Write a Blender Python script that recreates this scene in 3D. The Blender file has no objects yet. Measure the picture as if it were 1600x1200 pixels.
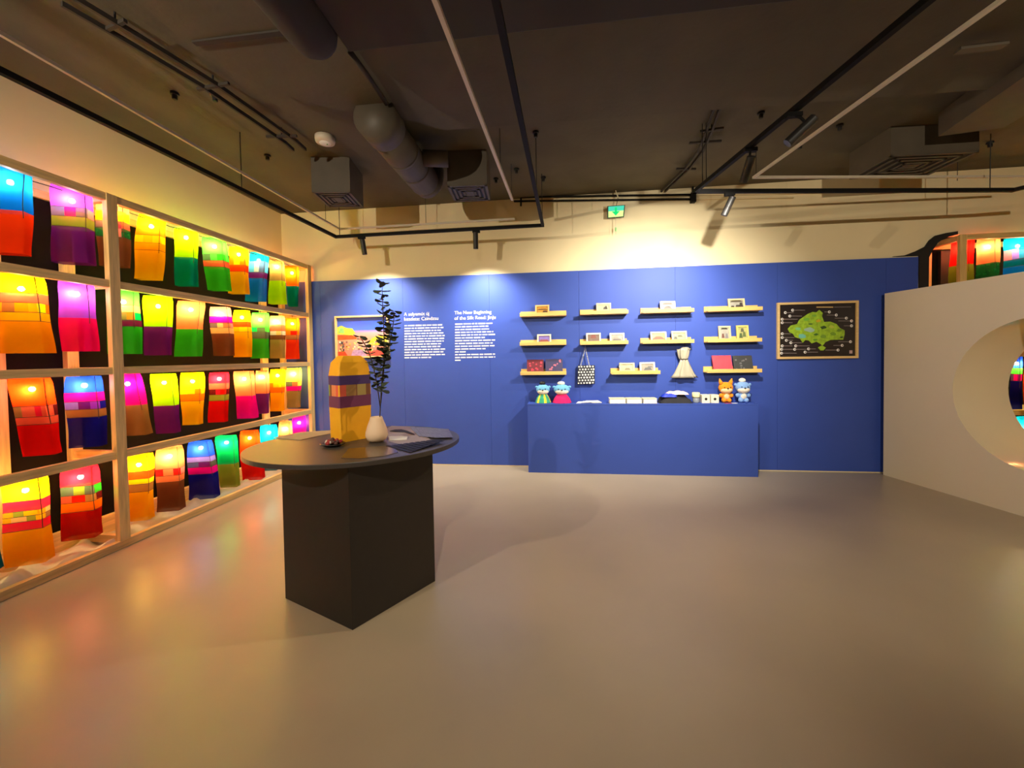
import bpy, bmesh, math, random
from mathutils import Vector, Matrix
random.seed(7)
sc = bpy.context.scene
COL = sc.collection

# ------------------------------------------------------------------ camera
F_PX, YAW, PITCH, ROLL, CY = 620.084, -0.1218035, 0.0253357, -0.0155138, 571.84
EYE = Vector((0, 0, 1.5))
_f = Vector((math.sin(YAW)*math.cos(PITCH), math.cos(YAW)*math.cos(PITCH), -math.sin(PITCH)))
_r0 = Vector((math.cos(YAW), -math.sin(YAW), 0)); _u0 = _r0.cross(_f)
_r = _r0*math.cos(ROLL) + _u0*math.sin(ROLL); _u = _u0*math.cos(ROLL) - _r0*math.sin(ROLL)
cam_d = bpy.data.cameras.new('camera'); cam = bpy.data.objects.new('camera', cam_d); COL.objects.link(cam)
cam_d.sensor_width = 36; cam_d.lens = F_PX/1600*36; cam_d.shift_y = -(600-CY)/1600; cam_d.clip_start = .05
_m = Matrix((_r, _u, -_f)).transposed().to_4x4(); _m.translation = EYE; cam.matrix_world = _m
sc.camera = cam

def hit(px, py, ax, val):
    """direction of a photo pixel met with the plane axis=val"""
    d = _f + _r*((px-800)/F_PX) + _u*((CY-py)/F_PX)
    t = (val-EYE[ax])/d[ax]
    return EYE + d*t

# ------------------------------------------------------------------ world, exposure
w = bpy.data.worlds.new('world'); sc.world = w; w.use_nodes = True
w.node_tree.nodes['Background'].inputs[0].default_value = (1.0, .75, .5, 1)
w.node_tree.nodes['Background'].inputs[1].default_value = 0.0
sc.view_settings.view_transform = 'Standard'; sc.view_settings.look = 'None'
sc.view_settings.gamma = 1; sc.view_settings.use_curve_mapping = False
sc.view_settings.exposure = 0.85
BULB = 560.0          # lantern bulb radiance
WALL_W = 100.0         # wall-washing spots on the near-wall track
KEY_W = 215.0         # spots on the long track
try:
    sc.cycles.use_denoising = True
    sc.cycles.max_bounces = 8; sc.cycles.diffuse_bounces = 4; sc.cycles.glossy_bounces = 3
    sc.cycles.transmission_bounces = 6; sc.cycles.transparent_max_bounces = 10
    sc.cycles.sample_clamp_indirect = 6; sc.cycles.caustics_reflective = False; sc.cycles.caustics_refractive = False
except Exception: pass

# ------------------------------------------------------------------ materials
def lin(c): return tuple(((x/12.92) if x <= .04045 else ((x+.055)/1.055)**2.4) for x in c[:3])
_mats = {}
def nodes(name):
    m = bpy.data.materials.new(name); m.use_nodes = True; nt = m.node_tree; nt.nodes.clear()
    out = nt.nodes.new('ShaderNodeOutputMaterial'); return m, nt, out
def pm(name, col, rough=.6, metal=0, var=.08, scale=8, bump=0, spec=.5, stretch=None, bscale=None):
    """plain surface with procedural noise in colour and relief; col is sRGB"""
    if name in _mats: return _mats[name]
    m, nt, out = nodes(name); b = nt.nodes.new('ShaderNodeBsdfPrincipled'); nt.links.new(b.outputs[0], out.inputs[0])
    tc = nt.nodes.new('ShaderNodeTexCoord'); mp = nt.nodes.new('ShaderNodeMapping'); nt.links.new(tc.outputs['Object'], mp.inputs[0])
    if stretch: mp.inputs['Scale'].default_value = stretch
    n = nt.nodes.new('ShaderNodeTexNoise'); n.inputs['Scale'].default_value = scale; n.inputs['Detail'].default_value = 4
    nt.links.new(mp.outputs[0], n.inputs['Vector'])
    rp = nt.nodes.new('ShaderNodeValToRGB'); c = lin(col)
    rp.color_ramp.elements[0].position = .3; rp.color_ramp.elements[1].position = .7
    rp.color_ramp.elements[0].color = (*[max(0, x*(1-var)) for x in c], 1); rp.color_ramp.elements[1].color = (*[min(1, x*(1+var)) for x in c], 1)
    nt.links.new(n.outputs[0], rp.inputs[0]); nt.links.new(rp.outputs[0], b.inputs['Base Color'])
    b.inputs['Roughness'].default_value = rough; b.inputs['Metallic'].default_value = metal; b.inputs['Specular IOR Level'].default_value = spec
    if bump:
        n2 = nt.nodes.new('ShaderNodeTexNoise'); n2.inputs['Scale'].default_value = bscale or scale*3; n2.inputs['Detail'].default_value = 5
        nt.links.new(mp.outputs[0], n2.inputs['Vector'])
        bp = nt.nodes.new('ShaderNodeBump'); bp.inputs['Strength'].default_value = bump; bp.inputs['Distance'].default_value = .01
        nt.links.new(n2.outputs[0], bp.inputs['Height']); nt.links.new(bp.outputs[0], b.inputs['Normal'])
    _mats[name] = m; return m
def em(name, col, strength):
    if name in _mats: return _mats[name]
    m, nt, out = nodes(name); e = nt.nodes.new('ShaderNodeEmission'); e.inputs[0].default_value = (*lin(col), 1); e.inputs[1].default_value = strength
    nt.links.new(e.outputs[0], out.inputs[0]); _mats[name] = m; return m
def cloth(key, col):
    """sheer silk: translucent weave plus tinted see-through"""
    k = 'silk_'+key
    if k in _mats: return _mats[k]
    m, nt, out = nodes(k); c = lin(col)
    tc = nt.nodes.new('ShaderNodeTexCoord'); n = nt.nodes.new('ShaderNodeTexNoise'); n.inputs['Scale'].default_value = 14; n.inputs['Detail'].default_value = 3
    nt.links.new(tc.outputs['Object'], n.inputs['Vector'])
    rp = nt.nodes.new('ShaderNodeValToRGB')
    rp.color_ramp.elements[0].color = (*[x*.85 for x in c], 1); rp.color_ramp.elements[1].color = (*[min(1, x*1.1) for x in c], 1)
    nt.links.new(n.outputs[0], rp.inputs[0])
    tr = nt.nodes.new('ShaderNodeBsdfTranslucent'); di = nt.nodes.new('ShaderNodeBsdfDiffuse'); tp = nt.nodes.new('ShaderNodeBsdfTransparent')
    nt.links.new(rp.outputs[0], tr.inputs[0]); nt.links.new(rp.outputs[0], di.inputs[0])
    tp.inputs[0].default_value = (*[.25+.75*x for x in c], 1)
    m1 = nt.nodes.new('ShaderNodeMixShader'); m1.inputs[0].default_value = .5; nt.links.new(tr.outputs[0], m1.inputs[1]); nt.links.new(di.outputs[0], m1.inputs[2])
    m2 = nt.nodes.new('ShaderNodeMixShader'); m2.inputs[0].default_value = .42; nt.links.new(m1.outputs[0], m2.inputs[1]); nt.links.new(tp.outputs[0], m2.inputs[2])
    nt.links.new(m2.outputs[0], out.inputs[0]); _mats[k] = m; return m
def wood(name, col, axis=1, var=.22):
    s = [9, 9, 9]; s[axis] = .7
    return pm(name, col, .55, var=var, scale=5, bump=.12, stretch=tuple(s))

M_CREAM = pm('cream_plaster', (.93, .86, .69), .75, var=.03, scale=2, bump=.06, bscale=30)
M_FLOOR = pm('grey_beige_epoxy', (.70, .635, .53), .33, var=.07, scale=1.3, bump=.012, bscale=60, spec=.45)
M_CEIL = pm('dark_painted_concrete', (.33, .30, .23), .85, var=.12, scale=2.5, bump=.25, bscale=18)
M_CEIL2 = M_CEIL
M_DARKBULK = pm('dark_bulkhead_paint', (.19, .16, .13), .8, var=.1, scale=3, bump=.1)
M_BLUE = pm('navy_blue_paint', (.215, .315, .66), .58, var=.03, scale=3, bump=.03, bscale=40, spec=.35)
M_BLUEBOX = M_BLUE
M_PART = pm('warm_white_paint', (.92, .87, .76), .55, var=.02, scale=2, bump=.02)
M_TUNNEL = pm('glossy_tunnel_lining', (.92, .87, .76), .12, var=.02, scale=2)
M_BLACK = pm('black_backing', (.10, .085, .08), .7, var=.1)
M_RACKBACK = pm('rack_black_felt', (.05, .04, .035), .95, var=.1, spec=.1)
M_TRACK = pm('black_track_metal', (.05, .045, .04), .7, var=.1, spec=.2)
M_HEAD = pm('dark_spot_metal', (.13, .12, .11), .5, var=.1)
M_GREYM = pm('grey_duct_metal', (.31, .275, .225), .6, metal=.0, var=.1, scale=6, bump=.05)
M_WHITEC = pm('white_trunking', (.80, .75, .66), .5, var=.04)
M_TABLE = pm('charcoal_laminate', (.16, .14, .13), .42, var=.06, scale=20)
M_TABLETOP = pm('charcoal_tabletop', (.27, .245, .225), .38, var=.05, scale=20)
M_PINE = wood('pine_y', (.86, .72, .46), 1)
M_PINEZ = wood('pine_z', (.86, .72, .46), 2)
M_PINEX = wood('pine_x', (.86, .72, .46), 0)
M_SHELF = wood('shelf_wood', (.88, .73, .42), 0, .1)
M_FRAMEW = wood('frame_wood', (.88, .74, .50), 0, .1)
M_WHITE = pm('white_print', (.93, .92, .90), .6, var=.02)
M_WIRE = pm('black_wire', (.06, .05, .05), .6)
M_BULB = em('warm_bulb', (1.0, .87, .61), BULB)

# ------------------------------------------------------------------ mesh helper
_wl = {}
def link(o): COL.objects.link(o); return o
def tag(o, label=None, cat=None, group=None, kind=None):
    if label: o['label'] = label
    if cat: o['category'] = cat
    if group: o['group'] = group
    if kind: o['kind'] = kind
    return o
def thing(name, loc, label, cat, group=None):
    o = bpy.data.objects.new(name, None); o.empty_display_size = .05; o.location = loc; link(o); _wl[o.name] = Vector(loc)
    return tag(o, label, cat, group)
class MB:
    def __init__(s): s.v = []; s.f = []; s.mi = []; s.cur = 0
    def add(s, vs, fs):
        b = len(s.v); s.v += [Vector(p) for p in vs]
        for f in fs: s.f.append([i+b for i in f]); s.mi.append(s.cur)
        return s
    def box(s, lo, hi):
        x0, y0, z0 = lo; x1, y1, z1 = hi
        return s.add([(x0,y0,z0),(x1,y0,z0),(x1,y1,z0),(x0,y1,z0),(x0,y0,z1),(x1,y0,z1),(x1,y1,z1),(x0,y1,z1)],
                     [(0,3,2,1),(4,5,6,7),(0,1,5,4),(1,2,6,5),(2,3,7,6),(3,0,4,7)])
    def obox(s, c, ax, ay, az):
        c, ax, ay, az = map(Vector, (c, ax, ay, az))   # centre and half-axes
        vs = [c+ax*i+ay*j+az*k for k in (-1, 1) for j in (-1, 1) for i in (-1, 1)]
        return s.add(vs, [(0,2,3,1),(4,5,7,6),(0,1,5,4),(1,3,7,5),(3,2,6,7),(2,0,4,6)])
    def bar(s, a, b, wd, ht, up=(0,0,1)):
        a, b, up = Vector(a), Vector(b), Vector(up); d = (b-a); l = d.length/2; d.normalize()
        sd = d.cross(up).normalized(); u2 = sd.cross(d)
        return s.obox((a+b)/2, d*l, sd*wd/2, u2*ht/2)
    def tube(s, pts, r, n=8, caps=True):
        pts = [Vector(p) for p in pts]; rs = r if isinstance(r, (list, tuple)) else [r]*len(pts)
        d0 = (pts[1]-pts[0]).normalized(); a = Vector((0,0,1)) if abs(d0.z) < .9 else Vector((1,0,0))
        nx = d0.cross(a).normalized(); vs = []
        for i, p in enumerate(pts):
            d = (pts[min(i+1, len(pts)-1)]-pts[max(i-1, 0)]).normalized()
            nx = (nx-d*nx.dot(d)).normalized(); ny = d.cross(nx)
            vs += [p+(nx*math.cos(t)+ny*math.sin(t))*rs[i] for t in [2*math.pi*k/n for k in range(n)]]
        fs = [(i*n+k, i*n+(k+1)%n, (i+1)*n+(k+1)%n, (i+1)*n+k) for i in range(len(pts)-1) for k in range(n)]
        if caps: fs += [tuple(range(n))[::-1], tuple(range((len(pts)-1)*n, len(pts)*n))]
        return s.add(vs, fs)
    def lathe(s, prof, c=(0,0,0), n=24, sx=1, sy=1):
        c = Vector(c); vs = [c+Vector((r*math.cos(2*math.pi*k/n)*sx, r*math.sin(2*math.pi*k/n)*sy, z)) for r, z in prof for k in range(n)]
        fs = [(i*n+k, i*n+(k+1)%n, (i+1)*n+(k+1)%n, (i+1)*n+k) for i in range(len(prof)-1) for k in range(n)]
        if prof[0][0] > 1e-5: fs.append(tuple(range(n))[::-1])
        if prof[-1][0] > 1e-5: fs.append(tuple(range((len(prof)-1)*n, len(prof)*n)))
        return s.add(vs, fs)
    def ell(s, c, r, n=12, m=8):
        c = Vector(c); vs = []; 
        for i in range(m+1):
            t = math.pi*i/m
            for k in range(n):
                p = 2*math.pi*k/n; vs.append(c+Vector((r[0]*math.sin(t)*math.cos(p), r[1]*math.sin(t)*math.sin(p), -r[2]*math.cos(t))))
        return s.add(vs, [(i*n+k, i*n+(k+1)%n, (i+1)*n+(k+1)%n, (i+1)*n+k) for i in range(m) for k in range(n)])
    def prism(s, poly, a, ext):
        """poly: list of 3d points, extruded by vector ext"""
        ext = Vector(ext); n = len(poly); vs = [Vector(p) for p in poly]+[Vector(p)+ext for p in poly]
        return s.add(vs, [tuple(range(n))[::-1], tuple(range(n, 2*n))]+[(i, (i+1) % n, n+(i+1) % n, n+i) for i in range(n)])
    def build(s, name, mat, parent=None, smooth=False, label=None, cat=None, group=None, kind=None, bevel=0):
        me = bpy.data.meshes.new(name); lo = [min(v[i] for v in s.v) for i in range(3)]; hi = [max(v[i] for v in s.v) for i in range(3)]
        base = Vector(((lo[0]+hi[0])/2, (lo[1]+hi[1])/2, lo[2]))
        me.from_pydata([v-base for v in s.v], [], s.f); me.update()
        for mt in (mat if isinstance(mat, (list, tuple)) else [mat]): me.materials.append(mt)
        me.polygons.foreach_set('material_index', s.mi)
        bm = bmesh.new(); bm.from_mesh(me); bmesh.ops.remove_doubles(bm, verts=bm.verts, dist=1e-6); bmesh.ops.recalc_face_normals(bm, faces=bm.faces); bm.to_mesh(me); bm.free()
        if smooth: me.polygons.foreach_set('use_smooth', [True]*len(me.polygons))
        o = bpy.data.objects.new(name, me); link(o)
        if parent: o.parent = parent; o.location = base-_wl[parent.name]
        else: o.location = base
        _wl[o.name] = base
        if bevel:
            md = o.modifiers.new('bevel', 'BEVEL'); md.width = bevel; md.segments = 2; md.limit_method = 'ANGLE'
        return tag(o, label, cat, group, kind)
def B(): return MB()

# ------------------------------------------------------------------ the room
D, WY, LX, H = 5.326, 5.366, -4.0, 3.61          # blue boards' face, plaster wall, left wall, ceiling
RX = 7.4; FY = -3.6
B().box((LX-.1, FY-.1, -.1), (RX+.1, 6.1, 0)).build('floor', M_FLOOR, kind='structure', label='smooth grey-beige resin floor')
ceil = B().box((LX-.1, FY-.1, H), (RX+.1, 6.1, H+.1)).build('ceiling', M_CEIL, kind='structure', label='dark painted concrete ceiling')
B().box((LX-.1, FY-.1, 0), (LX, 6.1, H)).build('wall_left', M_CREAM, kind='structure', label='cream plaster wall behind the lantern rack')
wb = B().box((LX, WY, 0), (4.30, WY+.1, H)).box((4.30, WY, 2.86), (RX, WY+.1, H)).box((4.299, WY, 2.64), (4.41, WY+.1, 2.861)).box((4.409, WY, 2.76), (4.50, WY+.1, 2.861)).build('wall_back', M_CREAM, kind='structure', label='cream plaster wall above the navy boards')
B().box((4.2, 5.95, 0), (RX, 6.05, H)).build('wall_niche', M_BLACK, kind='structure', label='black wall at the back of the niche')
B().box((RX, FY-.1, 0), (RX+.1, 6.1, H)).build('wall_right', M_CREAM, kind='structure')
B().box((LX, FY-.1, 0), (RX, FY, H)).build('wall_front', M_CREAM, kind='structure')
zp = 2.609
edges = [-3.995, -3.40, -2.17, -.95, .25, 1.47, 2.69, 3.91, 4.258]
for a, b in zip(edges, edges[1:]):
    B().box((a+.001, D, .012), (b-.001, WY+.002, zp)).build('wall_board', M_BLUE, wb)
B().box((LX, D+.004, 0), (4.25, WY, .012)).build('trim_1', M_CREAM, kind='structure', label='pale strip along the foot of the navy boards')
# black cloth hung over the corner of the niche
pts = [(1396, 400.6), (1414, 399), (1432, 392), (1446, 385), (1453, 375), (1462, 368), (1478, 364), (1497, 361), (1497, 366), (1478, 371), (1466, 379), (1458, 390), (1452, 402), (1451, 460), (1437, 462), (1436.5, 399.5), (1396, 401)]
B().prism([hit(x, y, 1, 5.345) for x, y in pts], None, (0, .018, 0)).build('black_cloth', M_BLACK, label='black cloth hung in the corner above the navy boards', cat='cloth')

# partition with a round tunnel
PA = Vector((3.84086, 5.24944, 0)); PT = Vector((.18599, -.98255, 0)); PN = Vector((.98255, .18599, 0)); PH = 2.174; PTK = .62
def part_pt(s_, z, o): return PA+PT*s_+PN*o+Vector((0, 0, z))
hs, hz, hr, NS, SL = 1.396, 1.088, .6945, 64, 4.3
def ring_face(mb, o):
    ring = []; outer = []
    for k in range(NS):
        a = 2*math.pi*k/NS; c, s_ = math.cos(a), math.sin(a); ring.append(part_pt(hs+hr*c, hz+hr*s_, o))
        # project to rectangle around the hole
        tx = ((2.6-hs)/c if c > 1e-6 else (0-hs)/c if c < -1e-6 else 1e9); tz = ((PH-hz)/s_ if s_ > 1e-6 else -hz/s_ if s_ < -1e-6 else 1e9); t = min(tx, tz)
        outer.append(part_pt(hs+t*c, hz+t*s_, o))
    mb.add(ring+outer, [(k, (k+1) % NS, NS+(k+1) % NS, NS+k) for k in range(NS)])
    for sx, zz in ((0, 0), (0, PH), (2.6, 0), (2.6, PH)):    # corner triangles
        cpt = part_pt(sx, zz, o); 
        best = sorted(range(NS), key=lambda k: (outer[k]-cpt).length)
        k0 = best[0]; k1 = min(((k0+1) % NS, (k0-1) % NS), key=lambda k: (outer[k]-cpt).length)
        mb.add([cpt, outer[k0], outer[k1]], [(0, 1, 2)])
    mb.add([part_pt(2.6, 0, o), part_pt(SL, 0, o), part_pt(SL, PH, o), part_pt(2.6, PH, o)], [(0, 1, 2, 3)])
mb = B(); ring_face(mb, 0); ring_face(mb, PTK)
for s0, z0, s1, z1 in ((0, PH, SL, PH), (0, 0, SL, 0), (0, 0, 0, PH), (SL, 0, SL, PH)):
    mb.add([part_pt(s0, z0, 0), part_pt(s1, z1, 0), part_pt(s1, z1, PTK), part_pt(s0, z0, PTK)], [(0, 1, 2, 3)])
wp = mb.build('wall_partition', M_PART, kind='structure', label='thick cream partition with a round see-through tunnel')
mb = B(); vs = []
for o in (0, PTK):
    for k in range(NS):
        a = 2*math.pi*k/NS; vs.append(part_pt(hs+hr*math.cos(a), hz+hr*math.sin(a), o))
mb.add(vs, [(k, (k+1) % NS, NS+(k+1) % NS, NS+k) for k in range(NS)])
mb.build('tunnel_lining', M_TUNNEL, wp, smooth=True)

# ------------------------------------------------------------------ ceiling works
curve = [(-2.30, -1.0), (-2.30, 1.9), (-2.315, 2.325), (-2.25, 2.52), (-2.16, 2.68), (-2.05, 2.82), (-1.935, 2.93), (-1.74, 3.06), (-1.52, 3.16), (-1.36, 3.19), (-1.2, 3.3), (-1.0, 3.46), (RX, 3.62), (RX, -1.0)]
B().prism([(x, y, 3.50) for x, y in curve], None, (0, 0, .12)).build('ceiling_soffit', M_CEIL2, ceil)
B().box((-2.26, 2.27, 3.488), (-1.50, 2.305, 3.502)).build('batten', M_DARKBULK, ceil)
t = thing('air_handling_unit', (1.1, .6, 3.33), 'wide dark air handling unit hung under the ceiling soffit', 'ventilation')
B().box((-1.235, -.9, 3.33), (3.4, 2.29, 3.4995)).build('casing', M_DARKBULK, t, bevel=.01)
B().tube([(-1.37, -.9, 3.355), (-1.37, 2.10, 3.355), (-1.37, 2.18, 3.355), (-1.37, 2.23, 3.355), (-1.37, 2.26, 3.355)], [.14, .14, .13, .10, .04], 20).build('inlet_duct', pm('black_duct_wrap', (.16, .13, .12), .8), t, smooth=True)
# round duct
t = thing('round_duct', (-1.435, 3.7, 3.24), 'round grey ventilation duct with taped joints under the ceiling', 'ventilation duct')
B().tube([(-1.435, 3.10, 3.40), (-1.435, 4.18, 3.40)], .158, 24).build('pipe_section', M_GREYM, t, smooth=True)
B().tube([(-1.435, 4.17, 3.40), (-1.435, 4.26, 3.41), (-1.435, 4.33, 3.46), (-1.435, 4.37, 3.53), (-1.435, 4.38, 3.615)], .158, 24).build('elbow', M_GREYM, t, smooth=True)
B().tube([(-1.435, 3.02, 3.412), (-1.435, 3.24, 3.406)], .172, 24).build('collar', M_GREYM, t, smooth=True)
for y in (3.55, 3.86): B().tube([(-1.435, y, 3.40), (-1.435, y+.03, 3.40)], .163, 24).build('joint_band', M_GREYM, t, smooth=True)
B().tube([(-1.29, 3.75, 3.42), (-1.06, 3.80, 3.42)], .075, 16).build('branch', M_GREYM, t, smooth=True)
B().tube([hit(546, 80, 2, 3.47), hit(575, 119, 2, 3.47), hit(604, 162, 2, 3.47)], .018, 8).build('pipe', M_DARKBULK, label='thin dark pipe running along the ceiling soffit beside the round duct', cat='pipe', smooth=True)
def diffuser(pl, pr, zb, dep, label, mat=M_GREYM):
    a = hit(*pl, 2, zb); b = hit(*pr, 2, zb); ux = (b-a).normalized(); uy = Vector((-ux.y, ux.x, 0)); wd = (b-a).length
    c = (a+b)/2+uy*dep/2; t = thing('air_diffuser', (c.x, c.y, zb), label, 'air diffuser')
    B().obox((c.x, c.y, (zb+.012+H)/2), ux*wd/2, uy*dep/2, (0, 0, (H-zb-.012)/2+.002)).build('plenum_box', mat, t)
    mb = B()
    for i in range(4):    # concentric louvre rings
        r0 = 1-.22*i
        for sx, sy in ((1, 0), (-1, 0), (0, 1), (0, -1)):
            if sx: mb.obox((c+ux*sx*(wd/2*r0-.012)).to_tuple()[:2]+(zb+.004,), ux*.012, uy*dep/2*r0, (0, 0, .008))
            else: mb.obox((c+uy*sy*(dep/2*r0-.012)).to_tuple()[:2]+(zb+.004,), ux*wd/2*r0, uy*.012, (0, 0, .008))
    mb.build('louvre', mat, t)
    B().obox((c.x, c.y, zb+.010), ux*wd/2*.97, uy*dep/2*.97, (0, 0, .003)).build('throat', M_BLACK, t)
    B().obox((c.x, c.y, zb+.003), ux*wd*.1, uy*dep*.1, (0, 0, .006)).build('core', mat, t)
diffuser((487, 300), (547, 300), 3.245, .42, 'square ceiling air diffuser beside the smoke detector')
diffuser((699, 291), (761, 289), 3.25, .40, 'square ceiling air diffuser joined to the round duct')
diffuser((1392, 243), (1530, 237), 3.34, .5, 'wide air diffuser box hung above the long light track')
a, b = hit(1532, 178, 2, 3.5), hit(1600, 132, 2, 3.5); dd = (b-a).normalized()
B().bar(a-dd*.1, a+dd*1.6, .45, .2).build('duct_run', M_GREYM, label='rectangular duct slanting across the ceiling corner', cat='ventilation duct')
B().bar(hit(1496, 79, 2, 3.42), hit(1571, 70, 2, 3.42), .05, .02).build('light_strip', M_GREYM, label='short unlit grey strip fitting under the ceiling', cat='light fitting')
# smoke detector
c = hit(508, 219, 2, 3.58)
t = thing('smoke_detector', (c.x, c.y, 3.555), 'round white smoke detector on the dark ceiling', 'smoke detector')
B().lathe([(.055, 3.55), (.085, 3.558), (.09, 3.58), (.09, 3.612)], (c.x, c.y, 0), 24).build('body', M_WHITEC, t, smooth=True)
B().lathe([(.02, 3.54), (.05, 3.545), (.056, 3.553)], (c.x, c.y, 0), 20).build('sensor_cap', M_WHITE, t, smooth=True)
B().lathe([(.006, 3.536), (.006, 3.542)], (c.x+.02, c.y, 0), 8).build('green_highlight', pm('painted_green_highlight', (.3, .6, .3), .3), t)
# ceiling anchors
for px, py in ((273, 150), (418, 246), (336, 153), (662, 305), (837, 210), (807, 267), (775, 282), (849, 280), (1189, 180), (1312, 199), (1250, 228), (1384, 228), (1547, 226)):
    c = hit(px, py, 2, 3.585)
    B().lathe([(.012, 3.555), (.018, 3.56), (.018, 3.59), (.03, 3.592), (.03, 3.611)], (c.x, c.y, 0), 10).build('ceiling_anchor', M_WIRE, label='small black anchor plug in the concrete ceiling', cat='anchor', group='anchor plugs in the ceiling')
# cable trays
def tray(pxs, z, label, rungs, wd):
    P = [hit(x, y, 2, z) for x, y in pxs]; t = thing('cable_tray', ((P[0]+P[-1])/2).to_tuple(), label, 'cable tray')
    for s_ in (-1, 1):
        q = []
        for i, p in enumerate(P):
            d = (P[min(i+1, len(P)-1)]-P[max(i-1, 0)]).normalized(); q.append(p+Vector((-d.y, d.x, 0))*s_*wd/2)
        mb = B()
        for a, b in zip(q, q[1:]): mb.bar(a, b, .018, .03)
        mb.build('side_cable', M_DARKBULK, t)
    for x, y, L in rungs:
        c = hit(x, y, 2, z); k = min(range(len(P)-1), key=lambda i: (P[i]-c).length); d = (P[k+1]-P[k]).normalized(); n = Vector((-d.y, d.x, 0))
        B().bar(c-n*L/2, c+n*L/2, .02, .02).build('hanger', M_DARKBULK, t)
        B().tube([c, (c.x, c.y, H+.003)], .006, 6).build('rod', M_WIRE, t)
tray([(105, 0), (210, 62), (330, 135), (455, 222), (468, 234)], 3.53, 'narrow cable tray along the ceiling above the left wall', [(180, 40, .2), (333, 135, .28), (440, 213, .28)], .12)
tray([(1132, 140), (1118, 175), (1108, 205), (1095, 235), (1075, 262), (1036, 299)], 3.56, 'bundle of cables crossing hangers near the exit sign', [(1130, 158, .25), (1112, 203, .2), (1102, 222, .3), (1072, 264, .22)], .05)
# pipes on the back wall
def wallpipe(a, b, y, r, label, mat=M_TRACK):
    A, Bp = hit(*a, 1, y), hit(*b, 1, y); B().tube([A, Bp], r, 8).build('wall_pipe', mat, label=label, cat='pipe', smooth=True)
wallpipe((814, 308), (1082, 304), 5.335, .013, 'upper of two dark pipes along the cream wall')
wallpipe((803, 314.5), (1082, 311), 5.335, .013, 'lower of two dark pipes along the cream wall')
wallpipe((1084, 305), (1290, 301), 5.345, .007, 'upper thin cream pipe running on from the dark pipes', M_CREAM)
wallpipe((1084, 311), (1240, 309), 5.345, .007, 'lower thin cream pipe running on from the dark pipes', M_CREAM)
A = hit(1083, 309, 1, 5.33); t = thing('pipe_junction', (A.x, 5.33, A.z-.05), 'black junction box where the two dark pipes end', 'junction box')
B().box((A.x-.03, 5.30, A.z-.06), (A.x+.03, 5.367, A.z+.06)).build('box', M_TRACK, t, bevel=.004)
B().tube([(A.x, 5.335, A.z+.05), (A.x, 5.335, 3.615)], .012, 8).build('riser', M_TRACK, t)
A = hit(814, 308, 1, 5.335); Bq = hit(814, 322, 1, 5.335)
B().tube([A, Bq], .011, 8).build('pipe_end', M_TRACK, label='short dark drop pipe at the end of the wall pipes', cat='pipe')

# ------------------------------------------------------------------ light tracks and trunking
ZT = 3.05
def track(points, label, wd=.034, ht=.034, mat=M_TRACK, name='light_track', hangers=(), cat='light track', rod=.004):
    P = [Vector(p) for p in points]; c = sum(P, Vector())/len(P)
    t = thing(name, c.to_tuple(), label, cat)
    for a, b in zip(P, P[1:]):
        d = (b-a).normalized()*wd/2
        B().bar(a-d, b+d, wd, ht).build('track_section', mat, t)
    for h in hangers:
        h = Vector(h); B().tube([h, (h.x, h.y, H+.004 if not (h.x > -2.25 and h.y < 3.3) else 3.503)], rod, 6).build('hanger_rod', M_WIRE, t)
    return t
def far(a, b, Y):   # continue a horizontal line a->b backwards to y=Y
    k = (Y-a.y)/(b.y-a.y); return a+(b-a)*k
TA, TB = hit(0, 110, 2, ZT), hit(525, 370, 2, ZT); TC, TD = hit(848, 352, 2, ZT), hit(775, 0, 2, ZT)
track([far(TB, TA, -1.5), TB, TC, far(TC, TD, -1.5)], 'black light track framing the left bay by the lantern rack', hangers=[(TA.x, 3.4, ZT), (TB.x+.05, TB.y, ZT), (TC.x, TC.y-.1, ZT), (far(TC, TD, 3.9).x, 3.9, ZT)])
RA, RB = hit(1086, 299, 2, ZT), hit(1450, 0, 2, ZT); RC, RD = hit(1583, 297, 2, ZT), hit(1600, 293, 2, ZT)
track([far(RA, RB, -1.5), RA, RC, RC+(RD-RC)*5], 'long black light track turning along the wall above the round tunnel', hangers=[(RA.x+.05, RA.y-.15, ZT), (far(RA, RB, 3.9).x, 3.9, ZT), (RC.x-.2, RC.y, ZT)])
ZC = 3.24
CA, CB = hit(0, 52, 2, ZC), hit(530, 358, 2, ZC); CC, CD = hit(800, 311, 2, ZC), hit(680, 0, 2, ZC)
CE = hit(812, 343, 2, ZC)
track([far(CB, CA, -1.5), CB, hit(803, 342, 2, ZC)], 'slim pale trunking hung parallel to the left track', .022, .022, M_WHITEC, 'cable_trunking', [(far(CA, CB, 4.75).x, 4.75, ZC), (CB.x+1.2, CB.y+.02, ZC)], 'trunking', .003)
track([far(CC, CD, -1.5), CC], 'slim pale trunking hung across the middle of the bay', .026, .026, M_WHITEC, 'cable_trunking', [(CC.x, CC.y-.03, ZC), (far(CC, CD, 3.7).x, 3.7, ZC)], 'trunking', .003)
EA, EB, EC = hit(1178, 277, 2, ZC), hit(1565, 0, 2, ZC), hit(1600, 276, 2, ZC)
track([far(EA, EB, -1.5), EA, EC], 'slim pale trunking hung beside the long right track', .022, .022, M_WHITEC, 'cable_trunking', [(EA.x+.02, EA.y, ZC), (EC.x-.6, EC.y, ZC)], 'trunking', .003)

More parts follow.
